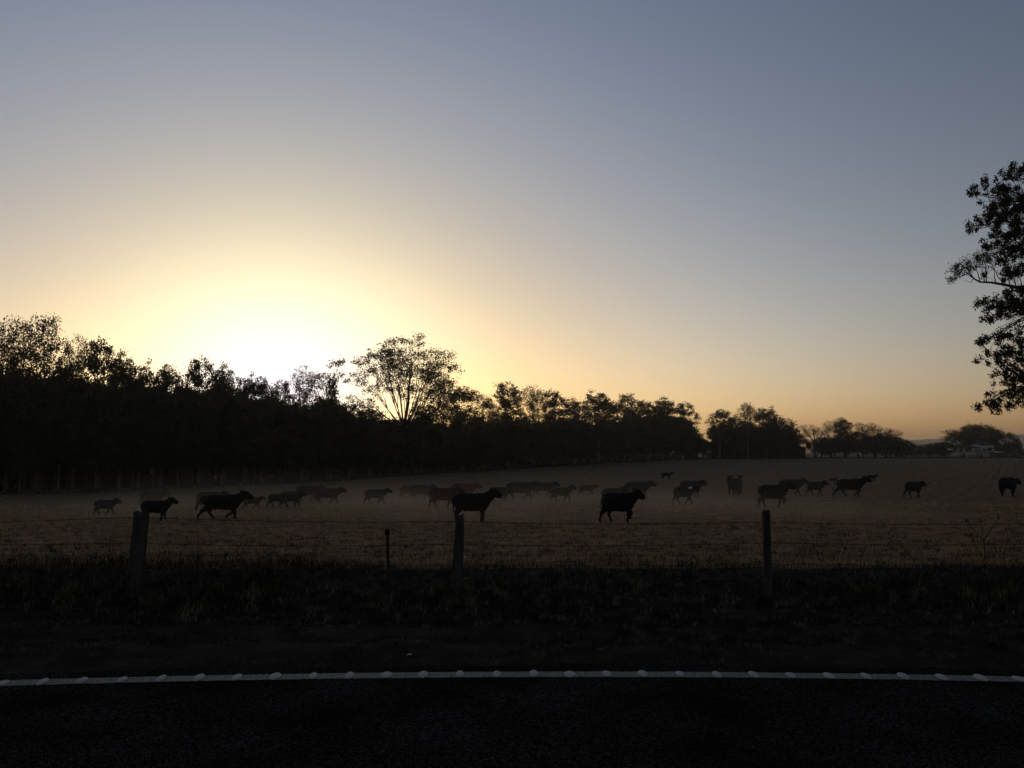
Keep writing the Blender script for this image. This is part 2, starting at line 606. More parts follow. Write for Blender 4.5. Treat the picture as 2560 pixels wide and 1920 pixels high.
def lobe_points(lobes, n, rg, shell=0.55):
    """points spread through a union of ellipsoids, more of them near the skin"""
    w = np.array([l[3] * l[4] * l[5] for l in lobes]) ** 0.67
    w = w / w.sum()
    out = []
    for l, c in zip(lobes, np.maximum(1, (w * n).astype(int))):
        d = rg.normal(size=(c, 3))
        d /= np.linalg.norm(d, axis=1, keepdims=True)
        r = rg.uniform(0, 1, (c, 1)) ** (1 / 3)
        r = r * (1 - shell) + shell * rg.uniform(0.75, 1.0, (c, 1))
        out.append(np.array(l[:3]) + d * r * np.array(l[3:6]))
    return np.vstack(out)


def bent(p, q, rg, sag=0.0, n=5, wob=0.05, rise=0.0):
    t = np.linspace(0, 1, n)[:, None]
    L = np.linalg.norm(q - p)
    mid = (p + q) / 2 + rg.normal(size=3) * wob * L + np.array([0, 0, -sag * L])
    if rise:
        mid = np.array([p[0] * .35 + q[0] * .65, p[1] * .35 + q[1] * .65, p[2] * (.5 + rise) + q[2] * (.5 - rise)])
        mid += rg.normal(size=3) * wob * L
    return (1 - t) ** 2 * p + 2 * t * (1 - t) * mid + t * t * q


def build_tree(name, H, lobes, seed, n_clump=120, per=36, cr=0.6, leaf=0.3, trunk_r=0.22, fork=0.35, limb_k=0.55, mat_leaf='leaf', mat_bark='bark',
               limbs=7, subs=4, droop=0.3, twigs=True, shell=0.55, lean=0.0, slim=0.45, stems=1, rise=0.0, clip_base=0.0):
    rg = np.random.default_rng(seed)
    root = empty(name)
    tips = lobe_points(lobes, n_clump, rg, shell)
    tips = tips[tips[:, 2] > clip_base]
    if stems > 1:
        pass
    mb = MB()
    top = np.array([lean * H, 0, H * 0.82])
    base = np.array([0, 0, -0.3])
    tt = np.linspace(0, 1, 9)[:, None]
    wob = np.cumsum(rg.normal(0, 0.012 * H, (9, 3)), axis=0) * np.array([1, 1, 0])
    wob -= wob[0]
    trunk = base + (top - base) * tt + wob * tt
    trad = trunk_r * (1 - 0.86 * tt[:, 0]) * (1 + 0.5 * np.exp(-tt[:, 0] * 18))
    mb.tube(trunk, trad, 7)

    def on_trunk(f):
        x = np.clip(f, 0, 1) * 8
        i = int(min(7, x))
        return trunk[i] + (trunk[i + 1] - trunk[i]) * (x - i), float(np.interp(x, range(9), trad))
    # group the tips into limbs
    cen = tips[rg.choice(len(tips), min(limbs, len(tips)), replace=False)]
    for _ in range(5):
        lab = np.argmin(((tips[:, None] - cen[None]) ** 2).sum(-1), 1)
        cen = np.array([tips[lab == q].mean(0) if (lab == q).any() else cen[q] for q in range(len(cen))])
    for q in range(len(cen)):
        T = tips[lab == q]
        if not len(T):
            continue
        zf = cen[q][2] / top[2]
        f = np.clip(fork + (zf - fork) * 0.45 + rg.uniform(-.06, .06), fork * 0.8, 0.9)
        if rise:
            f = fork + rg.uniform(-.03, .05)
        p, r = on_trunk(f)
        g = p + (cen[q] - p) * 0.62
        L1 = bent(p, g, rg, sag=0.12, rise=rise)
        r1 = r * limb_k
        mb.tube(L1, np.linspace(r1, r1 * 0.5, 5), 5)
        ns = min(subs, len(T))
        sc_ = T[rg.choice(len(T), ns, replace=False)]
        for _ in range(3):
            lb = np.argmin(((T[:, None] - sc_[None]) ** 2).sum(-1), 1)
            sc_ = np.array([T[lb == w].mean(0) if (lb == w).any() else sc_[w] for w in range(ns)])
        for w in range(ns):
            U = T[lb == w]
            if not len(U):
                continue
            s0 = L1[4] if w % 2 == 0 else L1[3]
            g2 = s0 + (sc_[w] - s0) * 0.65
            L2 = bent(s0, g2, rg, sag=0.08, n=4)
            mb.tube(L2, np.linspace(r1 * 0.42, r1 * 0.2, 4), 4)
            if twigs:
                for u in U:
                    mb.tube(bent(L2[3] if rg.random() < .6 else L2[2], u, rg, n=3), np.linspace(max(r1 * 0.16, 0.012), max(r1 * .05, .006), 3), 3, cap=False)
    tr = mb.obj('trunk', M[mat_bark], root)
    # leaf sprays
    if per:
        sz = rg.uniform(0.55, 1.35, len(tips))
        cnt = np.maximum(3, (per * sz ** 2).astype(int))
        P = np.repeat(tips, cnt, 0) + rg.normal(size=(cnt.sum(), 3)) * np.repeat(sz, cnt)[:, None] * cr * np.array([0.5, 0.5, 0.42])
        V, Qd = leaf_quads(P, leaf, rg, droop, slim)
        mesh_np('crown', V, Qd, M[mat_leaf], root)
    return root


def gum_lobes(H, W, seed, base=0.3, n=8, fill=0.85):
    """billows stacked round the stem: H tall, W half wide"""
    rg = np.random.default_rng(seed)
    out = []
    for i in range(n):
        f = (i + 0.4) / n
        z = H * (base + (0.90 - base) * f)
        w = W * (0.62 + 0.38 * math.sin(math.pi * min(1, f * 0.75 + 0.1))) * (1.0 if f < .75 else 1 - (f - .75) * 1.3) * rg.uniform(.85, 1.05)
        a = i * 2.4 + rg.uniform(-.6, .6)
        r = w * rg.uniform(.5, .66)
        off = w - r
        out.append((off * math.cos(a), off * math.sin(a), z, r, r, min(r, H * 0.10) * rg.uniform(.95, 1.3)))
        if f < .85:
            out.append((-off * math.cos(a + .5), -off * math.sin(a + .5), z - H * .02, r * .85, r * .85, H * 0.085))
    out.append((rg.uniform(-.2, .2) * W, 0, H * .90, W * .5, W * .5, H * .085))
    out.append((0, 0, H * (base + .72 * (1 - base)), W * .7, W * .7, H * .12))
    return out


PROTO = {}
hide = []


def proto(key, H, W, *a, **k):
    t = build_tree(*a, **k)
    t['_H'] = H
    t['_W'] = W
    PROTO[key] = t
    return t


TH = 16.0
for i in range(5):      # upright eucalypts, uneven billowing crowns
    proto(f'gum{i}', TH, 3.3, 'gum_tree', TH, gum_lobes(TH, 3.3, 100 + i, 0.34, 7), 200 + i, n_clump=200, per=58, cr=0.60, leaf=0.27, trunk_r=0.24, fork=0.36, limbs=11, droop=.1, slim=.6)
for i in range(3):      # airy tall ones
    proto(f'airy{i}', TH, 4.0, 'gum_tree', TH, gum_lobes(TH, 4.0, 120 + i, 0.40, 8), 220 + i, n_clump=280, per=32, cr=0.62, leaf=0.24, trunk_r=0.28, fork=0.32, limbs=11, subs=5, droop=.1, slim=.55)
for i in range(4):      # slender belt trees
    proto(f'slim{i}', 12.0, 2.6, 'belt_tree', 12.0, gum_lobes(12.0, 2.6, 140 + i, 0.30, 6), 240 + i, n_clump=130, per=48, cr=0.85, leaf=0.46, trunk_r=0.16, fork=0.35, limbs=6, subs=3, twigs=False, mat_leaf='leaf_dark', mat_bark='bark_mid' if i % 2 else 'bark_dark', droop=.1, slim=.65)
proto('lone', 22.0, 6.3, 'gum_tree', 22.0, [(0, 0, 19.3, 3.8, 3.8, 2.0), (-4.2, 0, 17.6, 3.0, 3.2, 2.2), (4.2, 0.5, 17.0, 3.0, 3.2, 2.4), (0.3, 3.4, 17, 3.5, 3, 2.6), (0, -3.2, 17.0, 3.5, 3, 2.4), (6.2, 0, 15.2, 1.9, 2.2, 1.9),
     (-6.4, 0, 15.0, 1.7, 2.2, 1.2), (-6.0, 0, 11.6, 1.9, 2.5, 1.2), (5.4, 0, 12.2, 2.2, 2.5, 1.3), (1.6, 1, 20.9, 1.3, 1.4, 1.0), (-2.6, 1, 14.0, 1.6, 2, .9), (1.2, -1, 13.6, 1.2, 1.6, 1.0), (3.6, 0, 10.8, 2.2, 2, 1.0), (-4.4, .5, 9.9, 1.6, 2, .8), (-1.6, 0, 15.9, 2.2, 2.2, 1.8), (2.0, 0.5, 15.2, 2.2, 2.2, 1.8), (3.9, 0, 13.6, 1.7, 1.8, 1.2), (-3.7, 0, 13.3, 1.7, 1.8, 1.1), (0.2, 0, 12.6, 1.4, 1.6, 1.0), (5.6, .3, 9.6, 2.0, 2, 1.1)], 301,
     n_clump=560, per=34, cr=0.55, leaf=0.25, trunk_r=0.34, fork=0.40, limbs=24, subs=6, shell=0.45, rise=0.10, limb_k=0.36, mat_bark='bark_dark', droop=.1, slim=.55)
proto('sprig', 14.0, 2.6, 'gum_tree', 14.0, [(-1.5, 0, 12.6, 1.3, 1.3, 1.1), (1.3, 0, 11.6, 1.4, 1.4, 1.4), (0.3, 0.5, 9.5, 1.6, 1.6, 1.5), (-1.0, 0, 8, 1.4, 1.4, 1.2)], 305, n_clump=46, per=34, cr=0.6, leaf=0.32, trunk_r=0.14, fork=0.45, limbs=6)
proto('cypress', 10.0, 1.8, 'cypress_tree', 10.0, [(0, 0, 1.5 + 1.0 * q, 1.75 * (1 - q / 9.5) + .15, 1.75 * (1 - q / 9.5) + .15, 0.8) for q in range(9)], 307, n_clump=260, per=44, cr=0.5, leaf=0.3, trunk_r=0.15, fork=0.1, limbs=6, mat_leaf='leaf_dark', twigs=False)
for i in range(3):      # rounded dense shade trees
    proto(f'dense{i}', 11.0, 5.0, 'shade_tree', 11.0, [(0, 0, 7.6, 3.6, 3.6, 2.9), (-2.4, 0.6, 5.8, 2.8, 2.8, 2.5), (2.5, -0.3, 5.7, 2.8, 2.8, 2.6), (0.3, -2, 5.6, 2.8, 2.6, 2.6), ((-1) ** i * 1.6, 1, 8.8, 1.8, 1.8, 1.6), (-1.6, 0, 3.6, 2.3, 2.3, 2.0), (2.0 - i * .8, .3, 3.4, 2.0, 2.2, 1.9)], 310 + i,
          n_clump=330, per=44, cr=0.9, leaf=0.42, trunk_r=0.35, fork=0.2, limbs=8, mat_leaf='leaf_dark', mat_bark='bark_dark', twigs=False)
for i in range(3):      # nearly bare, twiggy umbrella crowns
    proto(f'lacy{i}', 11.5, 4.5, 'bare_tree', 11.5, [(-1.8, 0, 9.2, 2.6, 2.6, 1.1), (1.9, 0.4, 10.0, 2.3, 2.4, 1.0), (0, -1.2, 8.2, 2.8, 2.6, 1.2), (-3.0, 0, 6.8, 1.5, 1.6, 1.0), (3.1, 0, 7.4, 1.4, 1.6, 1.0)], 320 + i,
          n_clump=380, per=9, cr=0.6, leaf=0.24, trunk_r=0.30, fork=0.28, limbs=9, subs=6, shell=0.6, mat_leaf='leaf_dry', mat_bark='bark_dark')
proto('fig', 13.0, 16.0, 'fig_tree', 13.0, [(0, 0, 8.2, 8.5, 7, 4.4), (-8.2, 0, 6.2, 6.0, 6, 3.8), (8.3, 0, 5.6, 7.0, 6, 3.9), (2, 4, 7, 8, 5, 4.0), (-3.0, 0, 10.2, 4.2, 4, 2.4), (12.0, 0, 3.4, 3.6, 4, 2.6)], 331,
      n_clump=1100, per=44, cr=1.1, leaf=0.42, trunk_r=0.8, fork=0.12, limbs=12, mat_leaf='leaf_dark', mat_bark='bark_dark', twigs=False, clip_base=1.2)
proto('bush', 3.0, 2.4, 'bush', 3.0, [(0, 0, 1.6, 1.6, 1.5, 1.2), (-1.2, 0, 1.1, 1.1, 1.1, .9), (1.3, .2, 1.2, 1.1, 1.1, 1.0)], 341, n_clump=90, per=26, cr=0.6, leaf=0.3, trunk_r=0.08, fork=0.1, limbs=5, mat_leaf='leaf_dark', twigs=False)

used = set()


def plant(key, px, top, halfw, Y, label, cat, group, name=None, rz=None):
    """a tree standing on the ground at depth Y, as tall and wide as it is seen"""
    P = PROTO[key]
    x = col_at(px, Y)
    z = float(terrain(x, Y))
    Hh = z_at(top, Y) - z
    sz = Hh / P['_H'] / (0.955 if key[:3] in ('gum', 'air') else 0.985)
    sxy = (halfw / F * Y) / P['_W'] * (1.35 if key[:5] in ('dense', 'lacy0', 'lacy1', 'lacy2') else 1.0)
    sxy = min(max(sxy, sz * 0.45), sz * 2.2)
    if key in used:
        t = copy_tree(P)
    else:
        t = P
        used.add(key)
    t.location = (x, Y, z)
    t.rotation_euler = (0, 0, random.uniform(-0.5, 0.5) + random.choice([0, math.pi]) if rz is None else rz)
    t.scale = (sxy, sxy, sz)
    if name:
        t.name = name
    for kk in ('_H', '_W'):
        if kk in t.keys() and t is not P:
            del t[kk]
    tag(t, label, cat, group)
    return t


SKY = [  # px, top row, half width, kind, extra depth, label
    (-60, 815, 70, 'gum1', 4, 'tall gum tree mostly cut off by the left edge of the picture'),
    (22, 802, 62, 'airy0', 5, 'very tall airy gum at the left edge, sky showing through its crown'),
    (98, 790, 66, 'airy2', 2, 'tallest broad airy gum at the left, right of the one cut by the edge'),
    (152, 900, 34, 'gum2', 0, 'low dark gum filling the gap right of the two tallest left gums'),
    (186, 846, 36, 'airy0', 6, 'narrow see-through gum just right of the broad tall left gum'),
    (246, 858, 52, 'gum0', 3, 'dark heavy-crowned gum where the left skyline starts to step down'),
    (303, 888, 46, 'gum3', 5, 'rounded gum one step down from the heavy dark left crown'),
    (350, 906, 38, 'gum4', 2, 'small rounded gum left of the flat dip in the left skyline'),
    (405, 918, 42, 'gum1', 6, 'flat-topped gum in the left dip before the sun glow'),
    (448, 948, 30, 'gum2', 3, 'lowest gum in the notch under the left part of the glow'),
    (500, 903, 44, 'gum0', 4, 'high knobbly gum crown standing alone above the notch under the glow'),
    (560, 918, 40, 'gum3', 1, 'gum right of the knobbly crown, sloping down toward the brightest sky'),
    (612, 938, 34, 'gum4', 5, 'small gum with ragged twigs below the brightest sky'),
    (655, 948, 36, 'gum1', 2, 'low rounded gum straight under the brightest sky'),
    (704, 955, 32, 'gum2', 4, 'low gum with bright gaps left of the ragged leaning-topped gum'),
    (758, 920, 40, 'airy1', 1, 'ragged broken-topped gum with wide bright gaps in its crown'),
    (820, 896, 46, 'sprig', 8, 'wispy gum with a few floating leaf tufts left of the fan-shaped tree'),
    (830, 955, 36, 'cypress', 0, 'pointed dark conifer left of the fan-shaped tree'),
    (874, 1012, 36, 'gum0', 4, 'low dark gum at the left foot of the fan-shaped tree'),
    (925, 1020, 40, 'gum3', 5, 'low dark gum under the left side of the fan-shaped tree'),
    (1005, 838, 128, 'lone', 3, 'tall fan-shaped tree with spreading bare limbs, highest in the middle'),
    (1055, 1010, 40, 'gum4', 6, 'low gum half hidden behind the fan-shaped tree'),
    (1110, 945, 44, 'airy0', 4, 'thin-crowned gum touching the right side of the fan-shaped tree'),
    (1156, 970, 40, 'gum1', 2, 'round gum second right of the fan-shaped tree'),
    (1208, 986, 36, 'airy2', 5, 'see-through gum in the dip right of the fan-shaped tree'),
    (1266, 960, 44, 'gum2', 3, 'lumpy gum left of centre with a spike of twigs on top'),
    (1332, 968, 38, 'airy0', 4, 'twin-tufted gum just right of the picture centre'),
    (1382, 980, 34, 'gum0', 1, 'square-shouldered gum right of the twin-tufted one'),
    (1436, 1000, 36, 'gum3', 3, 'lower rounded gum in the shallow dip right of centre'),
    (1494, 979, 40, 'gum4', 2, 'large domed gum, first of the tall group above the field corner'),
    (1530, 1008, 30, 'gum1', 5, 'gum tucked behind the right shoulder of the large dome'),
    (1572, 988, 36, 'gum2', 1, 'gum with a bright hole in its middle above the field corner'),
    (1615, 1006, 30, 'gum0', 4, 'narrow dark gum between the holed crown and the next dome'),
    (1655, 998, 38, 'gum3', 0, 'dark domed gum third from the right end of the long belt'),
    (1690, 1040, 34, 'gum4', 4, 'lower gum behind the last crown of the long belt'),
    (1712, 1010, 31, 'gum0', 1, 'last gum of the long belt, rounded crown beside the clear gap'),
]
for px, top, hw_, kd, dy, lb in SKY:
    plant(kd, px, top, hw_ * (1.0 if kd in ('lone', 'sprig', 'cypress') else 1.3), edge_y(px) + dy, lb, 'tree', 'trees on the skyline of the long belt')
SKY2 = [
    (1770, 1108, 12, 'bush', 306, 'tiny bush in the clear gap between the belt and the next clump', 'bush'),
    (1798, 1026, 38, 'gum1', 300, 'left gum of the clump right of the gap, airy edge', 'tree'),
    (1835, 1040, 34, 'dense0', 306, 'dark gum filling the middle of the clump right of the gap', 'tree'),
    (1868, 1009, 34, 'airy0', 302, 'highest gum of the clump right of the gap', 'tree'),
    (1914, 1018, 40, 'gum4', 303, 'broad dark gum in the right half of the clump', 'tree'),
    (1950, 1038, 36, 'dense1', 300, 'dark gum shouldering down at the right of the clump', 'tree'),
    (1978, 1082, 34, 'dense2', 305, 'lowest dark tree ending the clump on the right', 'tree'),
    (1890, 1070, 60, 'dense1', 310, 'wide low dark tree behind the middle of the clump', 'tree'),
]
for px, top, hw_, kd, Y, lb, ct in SKY2:
    plant(kd, px, top, hw_, Y, lb, ct, 'clump of trees right of the gap')
SKY3 = [
    (2036, 1060, 34, 'lacy0', 332, 'bare twiggy tree at the left end of the paddock trees'),
    (2052, 1092, 26, 'dense0', 338, 'small dark tree under the leftmost bare crown'),
    (2085, 1043, 22, 'lacy1', 336, 'tall bare tree left of the domed dark tree'),
    (2108, 1047, 30, 'gum3', 333, 'domed dark tree, tallest of the paddock trees'),
    (2112, 1085, 32, 'dense1', 340, 'broad dark tree behind the domed one'),
    (2156, 1054, 20, 'lacy2', 338, 'mushroom-topped bare tree right of the domed dark tree'),
    (2184, 1055, 20, 'lacy0', 334, 'second mushroom-topped bare tree, by the wide dark crown'),
    (2186, 1088, 46, 'dense2', 336, 'wide dark crown below the two mushroom-topped trees'),
    (2076, 1092, 30, 'dense2', 333, 'low dark tree between the leftmost bare crown and the domed tree'),
    (2142, 1078, 28, 'dense0', 331, 'dark tree pressed against the right side of the domed tree'),
    (2212, 1082, 34, 'dense1', 331, 'dark rounded tree second from the right end of the paddock trees'),
    (2256, 1106, 22, 'bush', 334, 'low dark bush at the right foot of the paddock trees'),
    (2222, 1068, 32, 'lacy1', 339, 'twiggy tree rising behind the right end of the paddock trees'),
    (2236, 1094, 36, 'dense0', 334, 'dark rounded tree closing the right end of the paddock trees'),
]
for px, top, hw_, kd, Y, lb in SKY3:
    plant(kd, px, top, hw_, Y, lb, 'tree', 'paddock trees between the clump and the house')
SKY4 = [
    (2284, 1112, 20, 'bush', 352, 'low bush right of the paddock trees with the hills behind', 'bush'),
    (2318, 1108, 24, 'dense1', 372, 'small round tree in front of the distant hills', 'tree'),
    (2355, 1104, 24, 'dense2', 366, 'dark round tree at the left foot of the great spreading tree', 'tree'),
    (2450, 1060, 98, 'fig', 402, 'great spreading dome-shaped tree over the white house', 'tree'),
    (2405, 1072, 42, 'lacy2', 396, 'thin-leaved tree on the left flank of the great dome', 'tree'),
    (2440, 1060, 30, 'lacy1', 398, 'thin-leaved tree breaking the top of the great dome', 'tree'),
    (2535, 1118, 24, 'bush', 384, 'dark bush beside the sheds at the right edge', 'bush'),
]
for px, top, hw_, kd, Y, lb, ct in SKY4:
    plant(kd, px, top, hw_, Y, lb, ct, 'trees around the white house')

# the mass of the belt below the skyline
con_x = [s[0] for s in SKY if s[3] not in ('lone', 'sprig')] + [1790, 1960]
con_y = [s[1] for s in SKY if s[3] not in ('lone', 'sprig')] + [1030, 1060]
order = np.argsort(con_x)
con_x = np.array(con_x)[order]
con_y = np.array(con_y)[order]


def contour(px):
    v = np.interp(np.linspace(px - 45, px + 45, 7), con_x, con_y)
    return float(v.max())


MASS = [(-300, 915), (0, 922), (150, 930), (220, 950), (300, 958), (420, 955), (460, 965), (560, 962), (650, 985), (750, 1008), (830, 985), (880, 1022), (950, 1040), (1050, 1044), (1280, 1044), (1400, 1044), (1490, 1042), (1590, 1030), (1660, 1028), (1710, 1046), (1745, 1066), (1765, 1108)]


def mass(px):
    return float(np.interp(px, [q[0] for q in MASS], [q[1] for q in MASS]))


ROWN = ('front', 'middle', 'back')
SEG = ('at the left end', 'where the skyline steps down', 'under the brightest glow', 'around the fan-shaped tree', 'right of the fan-shaped tree', 'near the field corner')
px = -190.0
i = 0
while px < 1742:
    for row in range(3):
        p = px + random.uniform(-10, 10) + row * 9
        Y = edge_y(p) + (-1.5, 8, 17)[row] * (edge_y(p) / 120) ** 0.5 + random.uniform(-1.5, 2.5)
        sg_ = int(np.searchsorted([170, 470, 890, 1180, 1480], p))
        top = mass(p) + (36, 18, 10)[row] + random.uniform(-8, 16)
        plant(f'slim{i % 4}', p, top, random.uniform(28, 40) * (120 / edge_y(p)) ** .3, Y, f'slender dark tree in the {ROWN[row]} row of the belt, {SEG[sg_]}', 'tree', f'slender belt trees, {ROWN[row]} row, {SEG[sg_]}', name='belt_tree')
        i += 1
    px += random.uniform(17, 36) if px < 1200 else random.uniform(15, 28)
px = 1790.0
while px < 1985:
    plant(f'slim{i % 4}', px, 1060 + random.uniform(0, 20) + max(0, px - 1940) * 0.9, 24, 309 + random.uniform(-2, 4), 'slender dark tree massed low in the clump right of the gap', 'tree', 'slender trees massed in the clump', name='belt_tree')
    i += 1
    px += 20

# undergrowth inside and behind the belt
rg = np.random.default_rng(5)
N = 52000
p_ = rg.uniform(-330, 1745, N)
Yb = np.interp(p_, TL_PX, TL_Y) + rg.uniform(14, 30, N) * (np.interp(p_, TL_PX, TL_Y) / 120) ** 0.5
xb = (p_ - 1280) / F * Yb
ctop = np.interp(p_, [q[0] for q in MASS], [q[1] for q in MASS]) + 38
hb = np.clip((1130 - ctop) / F * Yb + 4.2, 2.2, 30)
zb = terrain(xb, Yb) + hb * rg.uniform(0, 1, N) ** 0.9
V, Qd = leaf_quads(np.stack([xb, Yb, zb], -1), 0.85, rg, 0.2, 0.8)
N2 = 9000
p2 = rg.uniform(1778, 2010, N2)
Y2 = rg.uniform(306, 318, N2)
x2 = (p2 - 1280) / F * Y2
z2 = terrain(x2, Y2) + rg.uniform(0, 1, N2) * np.interp(p2, [1778, 1800, 1980, 2010], [4, 8, 6, 3])
V2, Qd2 = leaf_quads(np.stack([x2, Y2, z2], -1), 0.9, rg, 0.2, 0.8)
o = mesh_np('undergrowth', np.vstack([V, V2]), np.vstack([Qd, Qd2 + len(V)]), M['leaf_dark'])
tag(o, 'dark scrubby undergrowth behind the trunks of the tree belt', 'undergrowth', kind='stuff')
# rank grass along the foot of the belt
N = 14000
p_ = rg.uniform(-400, 2560, N)
Yb = np.interp(p_, TL_PX, TL_Y) + rg.uniform(-2.5, 3, N)
xb = (p_ - 1280) / F * Yb
zb = terrain(xb, Yb) + 0.12
V, Qd = leaf_quads(np.stack([xb, Yb, zb], -1), 0.55, rg, -1.2, 0.45)
tag(mesh_np('rank_grass', V, Qd, M['grass_tall']), 'dark rank grass along the far edge of the field', 'grass', kind='stuff')

# ------------------------------------------------------------------ big roadside gum at the right edge
TY = 35.0
tx0 = col_at(2705, TY)
tz0 = float(terrain(tx0, TY))


def tp(px, py, dy=0.0):
    return np.array([col_at(px, TY) - tx0, dy, z_at(py, TY) - tz0])


big = empty('gum_tree', (tx0, TY, tz0))
tag(big, 'big roadside gum tree cut off by the right edge, leaves hanging in clumps', 'tree')
rg = np.random.default_rng(77)
U = TY / F
LOB = [(2548, 440, 26, 30), (2488, 452, 22, 20), (2515, 470, 26, 26), (2500, 530, 30, 34), (2545, 520, 32, 40), (2476, 545, 14, 26), (2520, 585, 34, 30), (2560, 590, 36, 40), (2546, 635, 34, 30),
       (2556, 672, 26, 22), (2503, 680, 10, 16),
       (2525, 742, 30, 22), (2492, 755, 22, 24), (2545, 770, 30, 26), (2507, 785, 18, 16),
       (2492, 838, 22, 18), (2478, 850, 14, 14), (2520, 835, 26, 12), (2550, 850, 20, 20),
       (2492, 888, 18, 20), (2525, 895, 26, 24), (2550, 880, 22, 30), (2535, 935, 26, 28), (2560, 950, 24, 30), (2505, 960, 8, 10),
       (2492, 985, 14, 14), (2520, 1000, 24, 18), (2550, 985, 22, 18), (2510, 1022, 10, 14), (2467, 1012, 10, 12), (2548, 1012, 22, 8)]
clumps = []
for (a, b_, rx_, ry_) in LOB:
    c = max(3, int(rx_ * ry_ / 36))
    for _ in range(c):
        th = rg.uniform(0, 6.28)
        r_ = rg.uniform(0.2, 1) ** 0.5
        clumps.append((tp(a + 11 + (rx_ - 5) * .8 * r_ * math.cos(th), b_ + (ry_ - 4) * .8 * r_ * math.sin(th), rg.uniform(-1.6, 1.6)), 0.16))
for _ in range(330):   # the rest of the crown, right of the picture
    a = rg.uniform(2600, 2950)
    yy_ = rg.uniform(420, 1000)
    w_ = math.sqrt(max(0, 1 - ((yy_ - 640) / 370) ** 2)) * 250
    if abs(a - 2705) < w_:
        clumps.append((tp(a, yy_, rg.uniform(-3.2, 3.2)), 0.22))
fan = []
for _ in range(95):    # fine sprays above the long bare bough
    s_ = rg.uniform(0, 1)
    a = 2394 + 122 * s_
    hi = 668 - 62 * s_
    fan.append((tp(a, rg.uniform(hi - 4, hi + 34 + 34 * s_ * rg.random()), rg.uniform(-.7, .7)), 0.095))
mb = MB()
tk = np.array([tp(2718, 1200), tp(2706, 1050), tp(2712, 900), tp(2700, 740), tp(2708, 600), tp(2698, 470), tp(2702, 360)])
tk[0] = (0.1, 0, -0.4)
mb.tube(tk, [0.42, 0.34, 0.3, 0.25, 0.19, 0.12, 0.05], 9)
bough = [tp(2702, 800), tp(2640, 745), tp(2590, 722), tp(2548, 717), tp(2520, 711), tp(2488, 706), tp(2462, 705), tp(2446, 696), tp(2436, 680), tp(2430, 664)]
mb.tube(bough, [0.13, 0.1, 0.08, 0.062, 0.05, 0.04, 0.034, 0.028, 0.022, 0.012], 6)
mb.tube([bough[7], tp(2440, 706), tp(2430, 703), tp(2420, 700)], [0.014, 0.01, 0.007, 0.004], 4)
starts = [(2474, 706), (2478, 706), (2500, 708), (2520, 711), (2538, 714), (2552, 717), (2462, 705), (2446, 696), (2434, 675), (2568, 719), (2580, 720)]
forks = []
for (a, b_), (c, d_) in zip(starts, [(2462, 660), (2470, 640), (2486, 672), (2506, 655), (2524, 650), (2540, 660), (2448, 668), (2424, 668), (2418, 655), (2555, 668), (2562, 660)]):
    ln = bent(tp(a, b_), tp(c, d_, rg.uniform(-.4, .4)), rg, n=6, wob=0.10)
    ln += rg.normal(0, 0.018, ln.shape)
    mb.tube(ln, np.linspace(0.024, 0.010, 6), 4)
    forks += [ln[3], ln[5]]
forks = np.array(forks)
for c_, _ in fan:
    s0 = forks[np.argmin(((forks - c_) ** 2).sum(1))]
    mb.tube(bent(s0, c_, rg, n=3, wob=.08), [0.008, 0.006, 0.004], 3, cap=False)
P_ = np.array([c for c, _ in clumps])
cen = P_[rg.choice(len(P_), 26, replace=False)]
for _ in range(5):
    lab = np.argmin(((P_[:, None] - cen[None]) ** 2).sum(-1), 1)
    cen = np.array([P_[lab == q].mean(0) if (lab == q).any() else cen[q] for q in range(len(cen))])
for q in range(len(cen)):
    z = np.clip(cen[q][2] - 0.35 * np.linalg.norm(cen[q][:2]), 2.4, 11.5)
    p0 = np.array([np.interp(z, tk[:, 2], tk[:, 0]), 0, z])
    g = p0 + (cen[q] - p0) * 0.75
    L1 = bent(p0, g, rg, sag=-0.12, n=6, wob=.06)
    mb.tube(L1, np.linspace(0.085, 0.03, 6), 5)
    for u in P_[lab == q]:
        mb.tube(bent(L1[5] if rg.random() < .6 else L1[4], u, rg, n=4, sag=-.06), [0.022, 0.014, 0.009, 0.005], 3, cap=False)
mb.obj('trunk', M['bark_dark'], big)
LP = []
for c_, r_ in clumps:
    n_ = int(rg.uniform(34, 84) * (r_ / 0.16) ** 2)
    LP.append(c_ + rg.normal(size=(n_, 3)) * r_ * np.array([0.42, 0.6, 0.5]) * rg.uniform(.7, 1.1))
V, Qd = leaf_quads(np.vstack(LP), 0.11, rg, 0.8, 0.42)
LP2 = [c_ + rg.normal(size=(int(rg.uniform(14, 34)), 3)) * r_ * .7 for c_, r_ in fan]
V2, Qd2 = leaf_quads(np.vstack(LP2), 0.085, rg, 0.5, 0.36)
mesh_np('crown', np.vstack([V, V2]), np.vstack([Qd, Qd2 + len(V)]), M['leaf_dark'], big)


# ------------------------------------------------------------------ cattle
def ell(c, dirv, rw, rh, k=12):
    """ring round c, across dirv; rw half width (y), rh half height"""
    d = np.array(dirv, float)
    d /= np.linalg.norm(d)
    side = np.array([0, 1.0, 0])
    up = np.cross(d, side)
    if abs(d[1]) > 0.9:
        side = np.array([1.0, 0, 0])
        up = np.cross(d, side)
    up /= np.linalg.norm(up)
    side = np.cross(up, d)
    th = np.arange(k) * 2 * math.pi / k
    return np.array(c)[None] + np.cos(th)[:, None] * side * rw + np.sin(th)[:, None] * up * rh


def chain(mb, pts, k=12):
    """pts: (x,y,z,rw,rh)"""
    P = np.array([p[:3] for p in pts], float)
    D = np.gradient(P, axis=0)
    mb.loft([ell(P[i], D[i], pts[i][3], pts[i][4], k) for i in range(len(P))])


